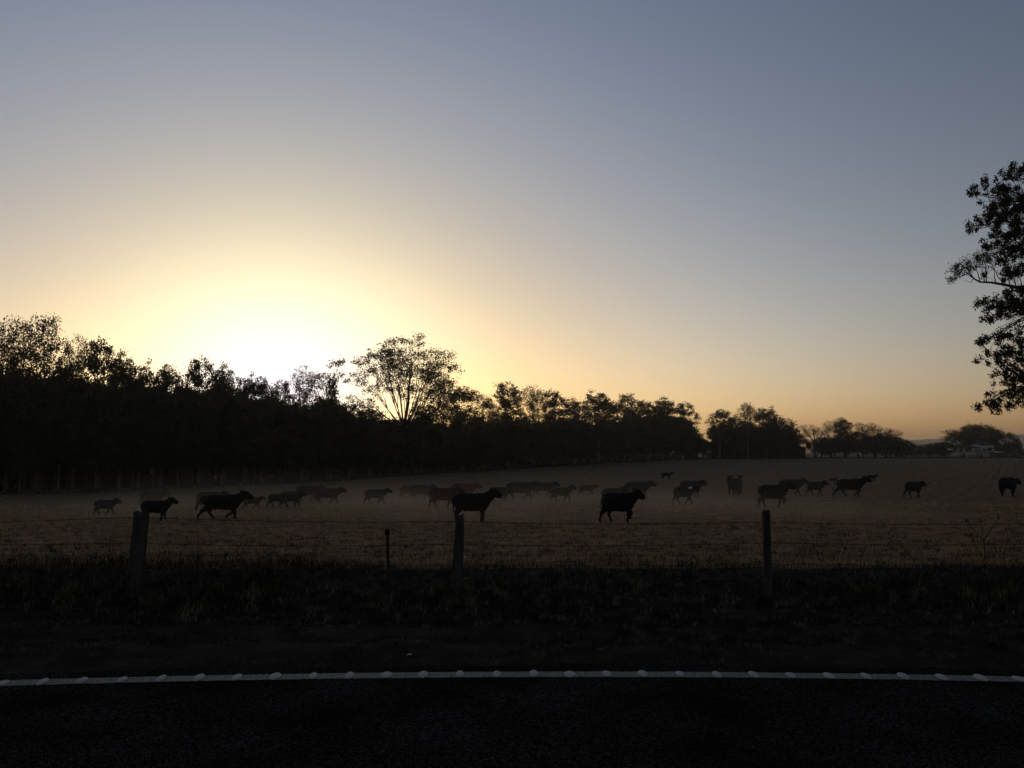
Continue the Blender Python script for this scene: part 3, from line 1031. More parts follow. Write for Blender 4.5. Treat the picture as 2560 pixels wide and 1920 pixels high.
def make_beast(name, front, rear, head=0.0, calf=False, tail=0.0, hump=0.0, turn=0.0):
    """one animal, withers height 1, facing +x.  front/rear: ((swing, lift) left, (swing, lift) right)"""
    mb = MB()
    lg = 0.52 if calf else 0.48
    bl = 0.80 if calf else 0.89
    bw = 0.17 if calf else 0.20
    bz = lambda z: lg + (z - 0.5) * ((1 - lg) / 0.5)
    b0 = .415 if calf else .365

    def tb(x, w, t, b):      # a ring of the trunk from its top and bottom heights
        return (x * bl, 0, (t + b) / 2, w, (t - b) / 2)
    chain(mb, [tb(-.68, .07, .93, .74), tb(-.665, .13, .985, .62), tb(-.56, bw * 1.0, 1.0, .52), tb(-.38, bw * 1.02, 1.0, b0 + .065), tb(-.12, bw * 1.18, .985, b0 + .02), tb(.12, bw * 1.2, .985, b0),
               tb(.34, bw * 1.08, 1.0 + hump, b0 + .005), tb(.48, bw * .98, .995 + hump * .5, b0 + .035), tb(.59, bw * .78, .97, b0 + .10), tb(.67, .08, .93, b0 + .2)], 16)
    # neck and head; head: raises or lowers the poll, turn: sideways
    hx, hz = .80 * (bl / .89) ** .5 - abs(head) * .05, .975 + head
    dy = turn
    chain(mb, [(.36 * bl, 0, .74, .13, .25), (.52, dy * .3, .765 + head * .2, .135, .235), (.63 * (.5 + .5 * bl / .89), dy * .6, .83 + head * .5, .12, .205), (hx - .07, dy * .8, .90 + head * .85, .105, .17), (hx, dy * .9, hz - .02, .10, .14)], 14)
    chain(mb, [(hx - .07, dy * .85, hz + .06, .05, .06), (hx, dy * .95, hz + .005, .115, .158), (hx + .09, dy * 1.05, hz - .045, .11, .15), (hx + .19, dy * 1.15, hz - .10, .094, .116), (hx + .28, dy * 1.25, hz - .137, .088, .094), (hx + .325, dy * 1.28, hz - .142, .062, .068)], 14)
    # dewlap and brisket
    chain(mb, [(.40 * bl, 0, b0 + .06, .05, .07), (.55 * bl, dy * .2, b0 + .11, .05, .10), (.68 * bl, dy * .5, .62 + head * .3, .04, .08), (.80 * bl, dy * .7, .76 + head * .7, .03, .04)], 8)
    for s in (1, -1):      # ears
        chain(mb, [(hx - .03, dy + s * .06, hz + .07, .035, .04), (hx - .055, dy + s * .13, hz + .11, .026, .046), (hx - .08, dy + s * .18, hz + .14, .020, .034), (hx - .10, dy + s * .20, hz + .155, .010, .014)], 8)
    for s, (sw, lf) in zip((1, -1), front):
        fx = .46 * bl + .26 * sw
        y = .105 * s
        fz = .035 + lf
        kx = .46 * bl + .13 * sw + (.07 if lf > 0 else .015)
        kz = .29 * lg / .5 + lf * .35
        if lf > .04:
            kx += .05
            fx -= .06
        chain(mb, [(.43 * bl, y * .9, bz(.74), .08, .15), (.44 * bl, y, bz(.58), .085, .125), (.445 * bl + .03 * sw, y * 1.02, .50 * lg / .5, .085, .11), (kx - (kx - .44 * bl) * .35, y, (kz + .5 * lg / .5) / 2, .068, .082), (kx, y, kz, .060, .066), (kx + (fx - kx) * .45, y, kz + (fz + .05 - kz) * .45, .046, .048),
                   (fx - .015, y, fz + .065, .048, .049), (fx + .012, y, fz + .005, .048, .055), (fx + .018, y, fz - .033, .050, .06)], 10)
    for s, (sw, lf) in zip((1, -1), rear):
        fx = -.56 * bl + .27 * sw
        y = .115 * s
        fz = .035 + lf
        hkx, hkz = -.60 * bl + .16 * sw, .31 * lg / .5 + lf * .4
        chain(mb, [(-.50 * bl, y * .8, bz(.82), .10, .15), (-.49 * bl, y, bz(.68), .11, .18), (-.47 * bl + .05 * sw, y * 1.05, .53 * lg / .5, .10, .15), (-.50 * bl + .10 * sw, y, .42 * lg / .5, .082, .112), (hkx, y, hkz, .054, .074), (hkx + .012, y, hkz - .05, .050, .058),
                   (hkx + (fx - hkx) * .55, y, hkz + (fz + .04 - hkz) * .55, .045, .047), (fx - .012, y, fz + .06, .043, .045), (fx + .014, y, fz + .002, .048, .055), (fx + .02, y, fz - .033, .050, .06)], 10)
    # tail with tuft
    tl = [(-.60 * bl, 0, .90), (-.695 * bl - tail * .10, 0, .86 + tail * .03), (-.70 * bl - tail * .16, .01, .68), (-.70 * bl - tail * .26, .015, .52), (-.70 * bl - tail * .33, .01, .40), (-.70 * bl - tail * .38, .01, .32)]
    chain(mb, [(*p, r, r) for p, r in zip(tl, (.034, .03, .024, .022, .034, .014))], 8)
    # sheath / udder
    chain(mb, [(-.18 * bl, 0, b0 + .07, .05, .05), (-.24 * bl, 0, b0 + .02, .04, .035), (-.30 * bl, 0, b0 + .09, .05, .05)], 8)
    o = mb.obj(name + '_raw', M['hide_black'])
    md = o.modifiers.new('r', 'REMESH')
    md.mode = 'VOXEL'
    md.voxel_size = 0.0165
    sm = o.modifiers.new('s', 'SMOOTH')
    sm.factor = 0.5
    sm.iterations = 2
    dg = bpy.context.evaluated_depsgraph_get()
    me = bpy.data.meshes.new_from_object(o.evaluated_get(dg))
    me.polygons.foreach_set('use_smooth', np.ones(len(me.polygons), dtype=bool))
    old = o.data
    bpy.data.objects.remove(o)
    bpy.data.meshes.remove(old)
    me.name = name
    return me


POSE = {
    'walk': make_beast('cow', ((.7, 0), (-.7, 0)), ((-.8, 0), (.7, .01)), head=-.07, tail=.1),
    'stride': make_beast('cow', ((.2, .0), (-.5, .06)), ((-1.3, .02), (.9, .03)), head=.03, tail=.8, hump=.02),
    'stand': make_beast('cow', ((.15, 0), (-.1, 0)), ((-.1, 0), (.2, 0)), head=.05, tail=.0),
    'trot': make_beast('cow', ((-.25, 0), (.75, .14)), ((.5, .02), (-.75, .01)), head=.02, tail=.2, turn=-.02),
    'low': make_beast('cow', ((.5, 0), (-.6, 0)), ((.6, 0), (-.5, 0)), head=-.16, tail=.3),
    'calf_walk': make_beast('calf', ((.8, 0), (-.8, .02)), ((-.9, 0), (.8, .02)), head=-.02, calf=True, tail=.1),
    'calf_trot': make_beast('calf', ((-.5, 0), (1.0, .08)), ((.8, .01), (-1.0, 0)), head=.06, calf=True, tail=.6),
    'calf_stand': make_beast('calf', ((.2, 0), (-.2, 0)), ((-.2, 0), (.3, 0)), head=.05, calf=True),
}
LEN = {'cow': 1.70, 'calf': 1.62}
# px centre, left, right, back row, foot row, pose, hide, extra yaw (deg), facing, label
HERD = [
    (236, 301, 1253, 1290, 'calf_walk', 'blue', 0, 1, 'small slate calf walking right, first animal at the left of the herd'),
    (346, 428, 1231, 1266, 'walk', 'dark', 5, 1, 'dim brown cow behind the black one that is behind the left fence post'),
    (352, 444, 1255, 1303, 'stand', 'black', -8, 1, 'black cow partly hidden by the top of the left fence post'),
    (474, 592, 1233, 1272, 'walk', 'dark', 4, 1, 'brown cow walking just behind the big striding black cow at left'),
    (508, 628, 1241, 1300, 'stride', 'black', 0, 1, 'big black cow in long stride between the left and middle fence posts'),
    (606, 666, 1246, 1273, 'calf_walk', 'red', 0, 1, 'small red-brown calf right in front of the big striding black cow'),
    (668, 736, 1238, 1270, 'calf_walk', 'black', 0, 1, 'black calf at the rear of the overlapping trio'),
    (700, 762, 1231, 1262, 'calf_stand', 'dark', 3, 1, 'dark calf showing only its back above the overlapping pair'),
    (702, 768, 1238, 1270, 'calf_trot', 'dark', -4, 1, 'dark brown calf overlapping the black calf in front'),
    (743, 812, 1218, 1254, 'walk', 'dark', 8, 1, 'large dark brown cow behind the red one left of centre'),
    (786, 866, 1224, 1262, 'walk', 'red', 0, 1, 'red-brown cow walking in front of the large dark brown one'),
    (913, 979, 1227, 1263, 'calf_walk', 'blue', 0, 1, 'dark calf walking alone between the red cow and the middle crowd'),
    (1003, 1058, 1217, 1247, 'walk', 'red', 10, 1, 'red cow at the left end of the dusty middle crowd'),
    (1028, 1092, 1216, 1250, 'walk', 'blue', 5, 1, 'dark slate cow second from the left in the dusty middle crowd'),
    (1076, 1160, 1224, 1272, 'walk', 'red', 0, 1, 'red cow behind the tail of the biggest black cow by the middle post'),
    (1128, 1206, 1212, 1248, 'walk', 'red', 6, 1, 'pale red cow showing above the back of the biggest black cow'),
    (1133, 1251, 1238, 1307, 'stand', 'black', 0, 1, 'biggest black cow standing with raised head above the middle fence post'),
    (1225, 1285, 1221, 1256, 'low', 'dark', 4, 1, 'brown cow with lowered head just past the nose of the biggest black cow'),
    (1268, 1352, 1209, 1251, 'walk', 'blue', 4, 1, 'dark slate cow in the dust right of the biggest black cow'),
    (1335, 1398, 1209, 1242, 'walk', 'dark', 8, 1, 'dark brown cow following close in front of the dark slate one'),
    (1380, 1440, 1222, 1257, 'calf_trot', 'grey', 0, 1, 'brownish grey calf trotting in the dust right of the centre'),
    (1448, 1496, 1216, 1240, 'calf_walk', 'red', 0, 1, 'small red calf alone between the grey calf and the trotting black cow'),
    (1506, 1572, 1224, 1272, 'walk', 'grey', 25, 1, 'grey cow half hidden behind the trotting black cow'),
    (1512, 1603, 1237, 1309, 'trot', 'black', -30, 1, 'black cow trotting with one foreleg lifted, nearest the road'),
    (1564, 1640, 1208, 1248, 'walk', 'grey', 4, 1, 'greyish cow walking behind the trotting black cow'),
    (1652, 1688, 1184, 1200, 'calf_stand', 'dark', 0, 1, 'tiny lone dark calf high on the slope'),
    (1702, 1767, 1205, 1245, 'walk', 'blue', 4, 1, 'dark cow directly behind the calf with the white shoulder patch'),
    (1688, 1744, 1221, 1264, 'calf_walk', 'patch', -12, 1, 'dark calf with a white patch on top of its shoulders'),
    (1812, 1846, 1200, 1240, 'stand', 'dark', 62, -1, 'dark cow turned toward the camera left of its rear-view neighbour'),
    (1836, 1862, 1199, 1238, 'stand', 'dark', 68, 1, 'dark cow seen from behind, close against its camera-facing neighbour'),
    (1906, 1978, 1216, 1271, 'trot', 'black', -10, 1, 'black cow walking right above the right fence post'),
    (1950, 2022, 1202, 1240, 'walk', 'grey', 4, 1, 'dusty grey-brown cow behind the black one above the right post'),
    (2020, 2070, 1208, 1242, 'calf_walk', 'dark', 0, 1, 'dark brown calf following the dusty grey-brown cow'),
    (2074, 2094, 1198, 1208, 'calf_stand', 'red', 0, 1, 'tiny far calf above the gap left of the bulky black bull'),
    (2096, 2176, 1201, 1244, 'stride', 'black', -4, 1, 'bulky black bull striding with its tail curled, right of the right post'),
    (2160, 2204, 1190, 1205, 'calf_walk', 'dark', 0, 1, 'small dark calf high on the slope beyond the bull head'),
    (2264, 2318, 1208, 1246, 'walk', 'blue', 14, 1, 'dark cow standing alone in the right part of the field'),
    (2496, 2562, 1197, 1242, 'low', 'black', 26, 1, 'fat black cow at the right edge under the big gum'),
]
# white shoulder patch for one calf
m, nt, b = material('dark_hide_white_patch')
n, l = nt.nodes, nt.links
tc = n.new('ShaderNodeTexCoord')
vm = n.new('ShaderNodeVectorMath')
vm.operation = 'DISTANCE'
l.new(tc.outputs['Object'], vm.inputs[0])
vm.inputs[1].default_value = (0.46, -0.02, 1.02)
nz = n.new('ShaderNodeTexNoise')
nz.inputs['Scale'].default_value = 9
l.new(tc.outputs['Object'], nz.inputs['Vector'])
ma = n.new('ShaderNodeMath')
ma.operation = 'MULTIPLY_ADD'
l.new(nz.outputs[0], ma.inputs[0])
ma.inputs[1].default_value = 0.10
l.new(vm.outputs['Value'], ma.inputs[2])
cr = n.new('ShaderNodeValToRGB')
cr.color_ramp.elements[0].position, cr.color_ramp.elements[0].color = 0.20, (0.75, 0.72, 0.68, 1)
cr.color_ramp.elements[1].position, cr.color_ramp.elements[1].color = 0.225, (0.012, 0.011, 0.010, 1)
l.new(ma.outputs[0], cr.inputs[0])
l.new(cr.outputs[0], b.inputs['Base Color'])
b.inputs['Roughness'].default_value = 0.8
M['hide_patch'] = m

for (x0, x1, back, foot, pose, hd, yaw, face, lb) in HERD:
    pc = (x0 + x1) / 2
    gx, gy, gz = ground_at(pc, foot - 2)
    kind = 'calf' if pose.startswith('calf') else 'cow'
    Hh = 1.05 * (foot - back) / F * gy
    wid = (x1 - x0) / F * gy
    me = POSE[pose]
    key = 'hide_' + hd
    me2 = bpy.data.meshes.get(me.name + '_' + pose + '_' + hd)
    if me2 is None:
        me2 = me.copy()
        me2.name = me.name + '_' + pose + '_' + hd
        me2.materials.clear()
        me2.materials.append(M[key])
    o = bpy.data.objects.new(kind, me2)
    C.objects.link(o)
    yr = R(yaw)
    ls = wid / (LEN[kind] * Hh * max(math.cos(yr), 0.3))
    ls = min(max(ls, 0.85), 1.15) if abs(yaw) < 40 else 1.0
    o.scale = (Hh * ls, Hh * (1.0 if ls < 1 else 1.08), Hh)
    # origin sits below the body middle; the head overhangs in front
    off = 0.22 * Hh * ls * math.cos(yr) * face
    o.location = (gx - off, gy, float(terrain(gx - off, gy)) - 0.005)
    o.rotation_euler = (0, 0, yr if face > 0 else math.pi + yr)
    tag(o, lb, kind, 'cattle crossing the dusty stubble field')

# ------------------------------------------------------------------ fence
fence = empty('wire_fence', (0, 10.0, 0))
tag(fence, 'old wire fence with three weathered timber posts along the verge', 'fence')
FY = 10.0
POSTS = [(-455, 1290, 30, 10.0, 0.01, 'post'), (346, 1283, 40, 9.7, 0.065, 'post'), (1142, 1291, 22, 9.9, 0.05, 'post'), (1913, 1278, 17, 10.0, -0.008, 'post'), (2700, 1285, 28, 10.1, 0.0, 'post')]
for n_, (px, top, w, Y, lean, nm) in enumerate(POSTS):
    x, zt = col_at(px, Y), z_at(top, Y)
    r_ = w / F * Y / 2
    rgp = np.random.default_rng(50 + n_)
    K = 16
    th = np.arange(K) * 2 * math.pi / K
    prof = 1 + rgp.normal(0, 0.09, K)
    if n_ != 3:
        prof[rgp.integers(0, K, 3)] *= 0.72          # splits
    mb = MB()
    rings = []
    zs = [-0.3, 0.0, 0.15, 0.3, 0.45, 0.6, 0.72, zt - 0.05, zt - 0.012, zt]
    for iz, z in enumerate(zs):
        tpr = 1.0 + (0.08, 0.38)[n_ - 1] * max(0, (zt - z)) / zt if n_ in (1, 2) else 1.0
        if n_ == 2 and z > zt - 0.10:
            tpr *= 0.86
        rr = r_ * prof * tpr * (1 + rgp.normal(0, 0.012, K))
        zz_ = np.full(K, z)
        if iz >= len(zs) - 2:
            zz_ = z + rgp.normal(0, 0.012, K) - 0.02 * np.cos(th + n_) * (n_ != 3)
        if iz == len(zs) - 1:
            rr = rr * 0.88
        if n_ == 3:      # squarer sawn post
            sq = 1 / np.maximum(abs(np.cos(th)), abs(np.sin(th))) ** 0.8
            rr = rr * sq
        rings.append(np.stack([rr * np.cos(th) + lean * z, rr * np.sin(th), zz_], -1))
    # hollow weathered head
    rings.append(rings[-1] * np.array([0.4, 0.4, 1]) + np.array([lean * zt * 0.6, 0, -0.03 if n_ != 3 else 0.0]))
    mb.loft(rings)
    o = mb.obj('post', M['post'], fence, loc=(x, Y - FY, 0))
    if n_ == 1:
        o['label'] = 'thick split post at the left'
    if n_ == 2:
        o['label'] = 'split and notched middle post'
    if n_ == 3:
        o['label'] = 'narrow square sawn post at the right'
PX = [p[0] for p in POSTS]
WIRES = [  # rows at the posts, barbed?
    ([1308, 1293, 1304, 1305, 1306], True, 0.0028), ([1352, 1358, 1361, 1357, 1357], True, 0.0028), ([1386, 1387, 1386, 1385, 1385], False, 0.002), ([1410, 1412, 1412, 1411, 1411], False, 0.0026), ([1440, 1440, 1440, 1440, 1440], False, 0.002)]
for rows_, barb, r_ in WIRES:
    mb = MB()
    pts = []
    for a in range(len(PX) - 1):
        for t in np.linspace(0, 1, 15)[:-1]:
            px = PX[a] + (PX[a + 1] - PX[a]) * t
            row = rows_[a] + (rows_[a + 1] - rows_[a]) * t + 4 * math.sin(math.pi * t) * (1.4 if barb else 0.6)
            Y = np.interp(px, PX, [p[3] for p in POSTS]) + 0.11
            pts.append((col_at(px, Y), Y - FY, z_at(row, Y)))
    mb.tube(pts, r_, 5)
    if barb:
        P_ = np.array(pts)
        L = np.concatenate([[0], np.cumsum(np.linalg.norm(np.diff(P_, axis=0), axis=1))])
        for s_ in np.arange(0.05, L[-1], 0.13):
            c_ = np.array([np.interp(s_, L, P_[:, q]) for q in range(3)])
            a = random.uniform(0, 3.1)
            d = np.array([0.25, math.cos(a), math.sin(a)]) * 0.016
            e_ = np.array([-0.25, math.cos(a + 1.6), math.sin(a + 1.6)]) * 0.016
            mb.tube([c_ - d, c_ + d], 0.0013, 3, cap=False)
            mb.tube([c_ - e_, c_ + e_], 0.0013, 3, cap=False)
    mb.obj('barbed_wire' if barb else 'plain_wire', M['wire'], fence)
st = None
x = -7.2
while x < 7.3:      # vertical stays of the netting
    if not any(abs(x - col_at(p[0], p[3])) < 0.12 for p in POSTS):
        if st is None:
            mb = MB()
            mb.tube([(0, 0, 0), (0.003, 0, 0.2), (0, 0, z_at(1360, FY) - 0.10)], 0.0012, 4)
            o = st = mb.obj('stay_wire', M['wire'], fence)
        else:
            o = st.copy()
            C.objects.link(o)
        o.location = (x, 0.10, 0.10)
        o.rotation_euler = (0, random.uniform(-.03, .03), 0)
    x += 0.30
mb = MB()       # steel star picket between the left and middle posts
zt = z_at(1328, 9.95)
for a in (0.3, 2.4, 4.5):
    d = np.array([math.cos(a), math.sin(a)]) * 0.019
    pn = np.array([-d[1], d[0]]) * 0.12
    mb.add([(-pn[0], -pn[1], -.2), (d[0] - pn[0], d[1] - pn[1], -.2), (d[0] + pn[0], d[1] + pn[1], -.2), (pn[0], pn[1], -.2), (-pn[0], -pn[1], zt), (d[0] - pn[0], d[1] - pn[1], zt), (d[0] + pn[0], d[1] + pn[1], zt), (pn[0], pn[1], zt)],
           [(0, 1, 5, 4), (1, 2, 6, 5), (2, 3, 7, 6), (3, 0, 4, 7), (4, 5, 6, 7)])
pk = mb.obj('steel_picket', M['picket'], fence, loc=(col_at(975, 9.95), -0.05, 0))
pk.rotation_euler = (0, R(-1.5), 0)
mb = MB()
th = np.arange(10) * 2 * math.pi / 10
mb.loft([np.stack([r * np.cos(th), r * np.sin(th), np.full(10, z)], -1) for r, z in ((.020, -.055), (.026, -.05), (.027, -.02), (.022, .0), (.016, .012), (.004, .017))])
cap = mb.obj('picket_cap', M['picket'], pk, smooth=True, loc=(0, 0, zt + .015))

# ------------------------------------------------------------------ grasses
def blades(name, X, Y, H, W, mat, seg=2, bend=0.5, rg=rng, lbl=None, cat='grass', base=None, wind=(0, 0)):
    N = len(X)
    Z = terrain(X, Y) - 0.01 if base is None else base
    a = rg.uniform(0, 2 * math.pi, N)
    dx, dy = np.cos(a), np.sin(a)
    lean = bend * H * rg.uniform(0.1, 1.2, N)
    b = rg.uniform(0, 2 * math.pi, N)
    wx, wy = np.cos(b) * W * .5, np.sin(b) * W * .5 * .5
    Vs = []
    for s in range(seg + 1):
        t = s / seg
        px_ = X + dx * lean * t ** 1.8 + wind[0] * H * t * t
        py_ = Y + dy * lean * t ** 1.8 + wind[1] * H * t * t
        pz_ = Z + H * (t - 0.25 * bend * t ** 3 * rg.uniform(.3, 1.3, N))
        if s < seg:
            f = 1 - 0.75 * t
            Vs += [np.stack([px_ - wx * f, py_ - wy * f, pz_], -1), np.stack([px_ + wx * f, py_ + wy * f, pz_], -1)]
        else:
            Vs += [np.stack([px_, py_, pz_], -1)]
    k_ = len(Vs)
    V = np.stack(Vs, 1).reshape(-1, 3)
    i0 = np.arange(N)[:, None] * k_
    qs = [i0 + np.array([2 * s, 2 * s + 1, 2 * s + 3, 2 * s + 2]) for s in range(seg - 1)]
    ts = i0 + np.array([k_ - 3, k_ - 2, k_ - 1])
    g = ([np.vstack(qs)] if qs else []) + [ts]
    o = mesh_np(name, V, g, mat)
    if lbl:
        tag(o, lbl, cat, kind='stuff')
    return o


def patchy(X, Y, f=1.0, ph=0.0):
    return 0.5 + 0.25 * (np.sin(X * 1.9 * f + 1.7 * np.sin(Y * 1.3 * f + ph)) + np.sin(Y * 2.7 * f + X * .8 * f + ph * 2)) * 1.0 + 0.2 * np.sin(X * 5.3 * f - Y * 3.9 * f + ph)


rg = np.random.default_rng(21)
N = 95000
X = rg.uniform(-6.6, 6.6, N)
Y = rg.uniform(0, 1, N) ** 0.9 * 2.6 + line_y(X) + 0.27
m_ = patchy(X, Y, 1.1) + rg.normal(0, .25, N) + 0.45 * sstep(0.3, 1.1, Y - line_y(X)) > 0.55
X, Y = X[m_], Y[m_]
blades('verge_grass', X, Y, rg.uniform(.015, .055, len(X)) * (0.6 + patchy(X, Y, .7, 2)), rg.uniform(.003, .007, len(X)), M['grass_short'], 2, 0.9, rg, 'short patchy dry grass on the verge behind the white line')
N = 60000
X = rg.uniform(-8.2, 8.2, N)
Y = rg.uniform(8.4, 12.7, N)
hh = np.clip(patchy(X, Y, .8, 4), 0.05, 1.2)
nearf = np.exp(-((Y - 10.0) / 0.9) ** 2)
H = (0.05 + 0.16 * hh) * (0.55 + 0.75 * nearf) * rg.uniform(.5, 1.3, N)
tall_left = np.exp(-((X + 2.9) / 0.35) ** 2) + 0.6 * sstep(-2.2, -3.4, X) + 0.35 * np.exp(-((X + .9) / .6) ** 2) + 0.45 * np.exp(-((X - 5.0) / .5) ** 2)
H = H * (1 + 0.9 * tall_left * nearf)
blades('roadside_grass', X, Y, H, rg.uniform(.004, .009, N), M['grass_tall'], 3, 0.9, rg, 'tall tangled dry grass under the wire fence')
N = 9000
X = rg.uniform(-8.5, 8.5, N)
Y = 12.75 + rg.normal(0, .28, N)
keep = rg.uniform(0, 1, N) < np.clip(0.25 + .7 * sstep(-1.5, -3.2, X) + .35 * (patchy(X, Y, .5, 1) - .5), .08, 1)
X, Y = X[keep], Y[keep]
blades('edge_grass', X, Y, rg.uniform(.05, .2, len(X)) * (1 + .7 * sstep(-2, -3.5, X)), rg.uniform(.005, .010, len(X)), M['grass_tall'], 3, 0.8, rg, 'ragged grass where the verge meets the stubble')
# seed stalks standing up out of it
N = 1500
X = rg.uniform(-8, 8, N)
Y = rg.uniform(9.2, 11.5, N)
keep = rg.uniform(0, 1, N) < 0.25 + 0.75 * np.clip(np.exp(-((X + 2.9) / 0.5) ** 2) + sstep(-2.5, -4, X) * .8 + 0.5 * np.exp(-((X - 5.0) / .6) ** 2), 0, 1)
X, Y = X[keep], Y[keep]
blades('seed_stalks', X, Y, rg.uniform(.2, .62, len(X)), rg.uniform(.003, .006, len(X)), M['weed'], 4, 0.45, rg, 'thin dark seed stalks rising from the roadside grass')
# pale dry sprigs on the right of the verge
nc = 120
Xs = rg.uniform(0.2, 4.6, nc) + rg.normal(0, .3, nc)
Ys = 7.0 + rg.uniform(0, 1, nc) ** .8 * 1.6
sx_ = np.repeat(Xs, 16) + rg.normal(0, .022, nc * 16)
sy_ = np.repeat(Ys, 16) + rg.normal(0, .02, nc * 16)
blades('dry_sprigs', sx_, sy_, np.repeat(rg.uniform(.03, .10, nc), 16) * rg.uniform(.5, 1, nc * 16), rg.uniform(.003, .006, nc * 16), M['sprig'], 3, 1.1, rg, 'pale dry sprigs dotted over the right of the verge')
# stubble tufts on the field
N = 30000
Y = 12.6 * (62 / 12.6) ** rg.uniform(0, 1, N)
X = rg.uniform(-0.66, 0.66, N) * Y
row = np.abs(((X * math.cos(.5) + Y * math.sin(.5)) / 0.45) % 1 - 0.5)
keep = (row + rg.normal(0, .18, N) < 0.33)
X, Y = X[keep], Y[keep]
X = np.repeat(X, 9) + rg.normal(0, .045, len(X) * 9)
Y = np.repeat(Y, 9) + rg.normal(0, .045, len(Y) * 9)
sc_ = 1 + sstep(16, 60, Y) * 1.2
blades('stubble_tufts', X, Y, rg.uniform(.03, .13, len(X)) * sc_ * .8, rg.uniform(.006, .013, len(X)) * sc_, M['straw'], 1, 0.7, rg, 'pale cut stubble tufts covering the near field')
# dark broad weeds between the stubble
N = 2600
Y = 12.9 * (40 / 12.9) ** rg.uniform(0, 1, N)
X = rg.uniform(-0.64, 0.64, N) * Y
X = np.repeat(X, 10) + rg.normal(0, .06, N * 10)
Y = np.repeat(Y, 10) + rg.normal(0, .06, N * 10)
blades('field_weeds', X, Y, rg.uniform(.02, .11, len(X)), rg.uniform(.012, .03, len(X)), M['grass_short'], 1, 0.9, rg, 'dark weeds scattered through the near stubble')


def stalk(pts, r, label, name='dry_stalk', head=0.0, twigs=()):
    """pts in photo columns/rows at depth Y"""
    Y = pts[0][2]
    W = [np.array([col_at(a, y), y, z_at(b_, y)]) for a, b_, y in pts]
    base = W[0].copy()
    root = empty(name, tuple(base))
    tag(root, label, 'weed', 'dead weeds and stalks along the fence')
    mb = MB()
    mb.tube([w - base for w in W], np.linspace(r, r * .45, len(W)), 5)
    ends = [W[-1]]
    for (i0, a, b_) in twigs:
        e = np.array([col_at(a, Y), Y + random.uniform(-.05, .05), z_at(b_, Y)])
        mb.tube(bent(W[i0] - base, e - base, rng, n=4, wob=.06), np.linspace(r * .6, r * .25, 4), 4)
        ends.append(e)
    mb.obj('stem', M['weed'], root)
    if head:
        P = np.vstack([e - base + rng.normal(size=(26, 3)) * head * np.array([.4, .4, .9]) for e in ends])
        V, Qd = leaf_quads(P, head * 0.9, rng, -.6, .5)
        mesh_np('seed_head', V, Qd, M['weed'], root)
    return root


stalk([(1212, 1470, 10.3), (1217, 1398, 10.3), (1240, 1362, 10.3), (1270, 1335, 10.3), (1309, 1304, 10.3)], .004, 'long leaning dead stalk right of the middle post')
stalk([(778, 1460, 10.3), (786, 1382, 10.3), (805, 1350, 10.3), (826, 1330, 10.3), (850, 1318, 10.3)], .004, 'arching dead stalk left of the steel picket')
stalk([(282, 1400, 9.9), (286, 1345, 9.9), (296, 1318, 9.9), (306, 1304, 9.9)], .004, 'short dead stalk left of the thick left post')
stalk([(2452, 1500, 10.4), (2450, 1420, 10.4), (2449, 1350, 10.4), (2470, 1320, 10.4), (2488, 1292, 10.4)], .006, 'branched dead weed near the right end of the fence', head=.02,
      twigs=((2, 2405, 1302), (2, 2420, 1336), (2, 2440, 1300), (1, 2422, 1352), (1, 2478, 1352), (1, 2500, 1385)))
stalk([(2505, 1500, 10.2), (2500, 1430, 10.2), (2498, 1380, 10.2), (2508, 1352, 10.2)], .005, 'shorter dead weed right of the branched one', head=.02, twigs=((1, 2480, 1370), (2, 2528, 1366)))
stalk([(500, 1470, 10.1), (502, 1400, 10.1), (503, 1350, 10.1), (501, 1328, 10.1)], .005, 'upright dead weed between the left post and the grass clump', head=.012, twigs=((1, 478, 1345), (1, 520, 1352)))
for (px, Y, hgt, nb_, sp_, lb) in ((668, 10.2, .50, 420, .20, 'tall dark grass clump rising past the wires left of centre'), (60, 10.0, .34, 300, .22, 'dark grass clump near the left end of the fence'),
                                  (372, 9.3, .26, 340, .24, 'shaggy grass clump round the foot of the thick left post'), (1920, 9.6, .24, 340, .24, 'shaggy grass clump round the foot of the square right post'),
                                  (590, 9.9, .34, 220, .16, 'lower grass clump left of the tallest clump'), (1120, 9.5, .24, 340, .24, 'drooping grass clump at the foot of the middle post'), (1330, 9.4, .2, 320, .24, 'sprawling pale grass clump right of the middle post')):
    x = col_at(px, Y)
    z = float(terrain(x, Y))
    Xc = rng.normal(0, sp_ * .5, nb_)
    Yc = rng.normal(0, sp_ * .4, nb_)
    o = blades('grass_clump', Xc, Yc, rng.uniform(.35, 1, nb_) * hgt, rng.uniform(.004, .008, nb_), M['grass_tall'], 5, 0.8, rng, base=np.full(nb_, -0.02))
    o.location = (x, Y, z)
    tag(o, lb, 'grass clump', 'grass clumps along the fence')
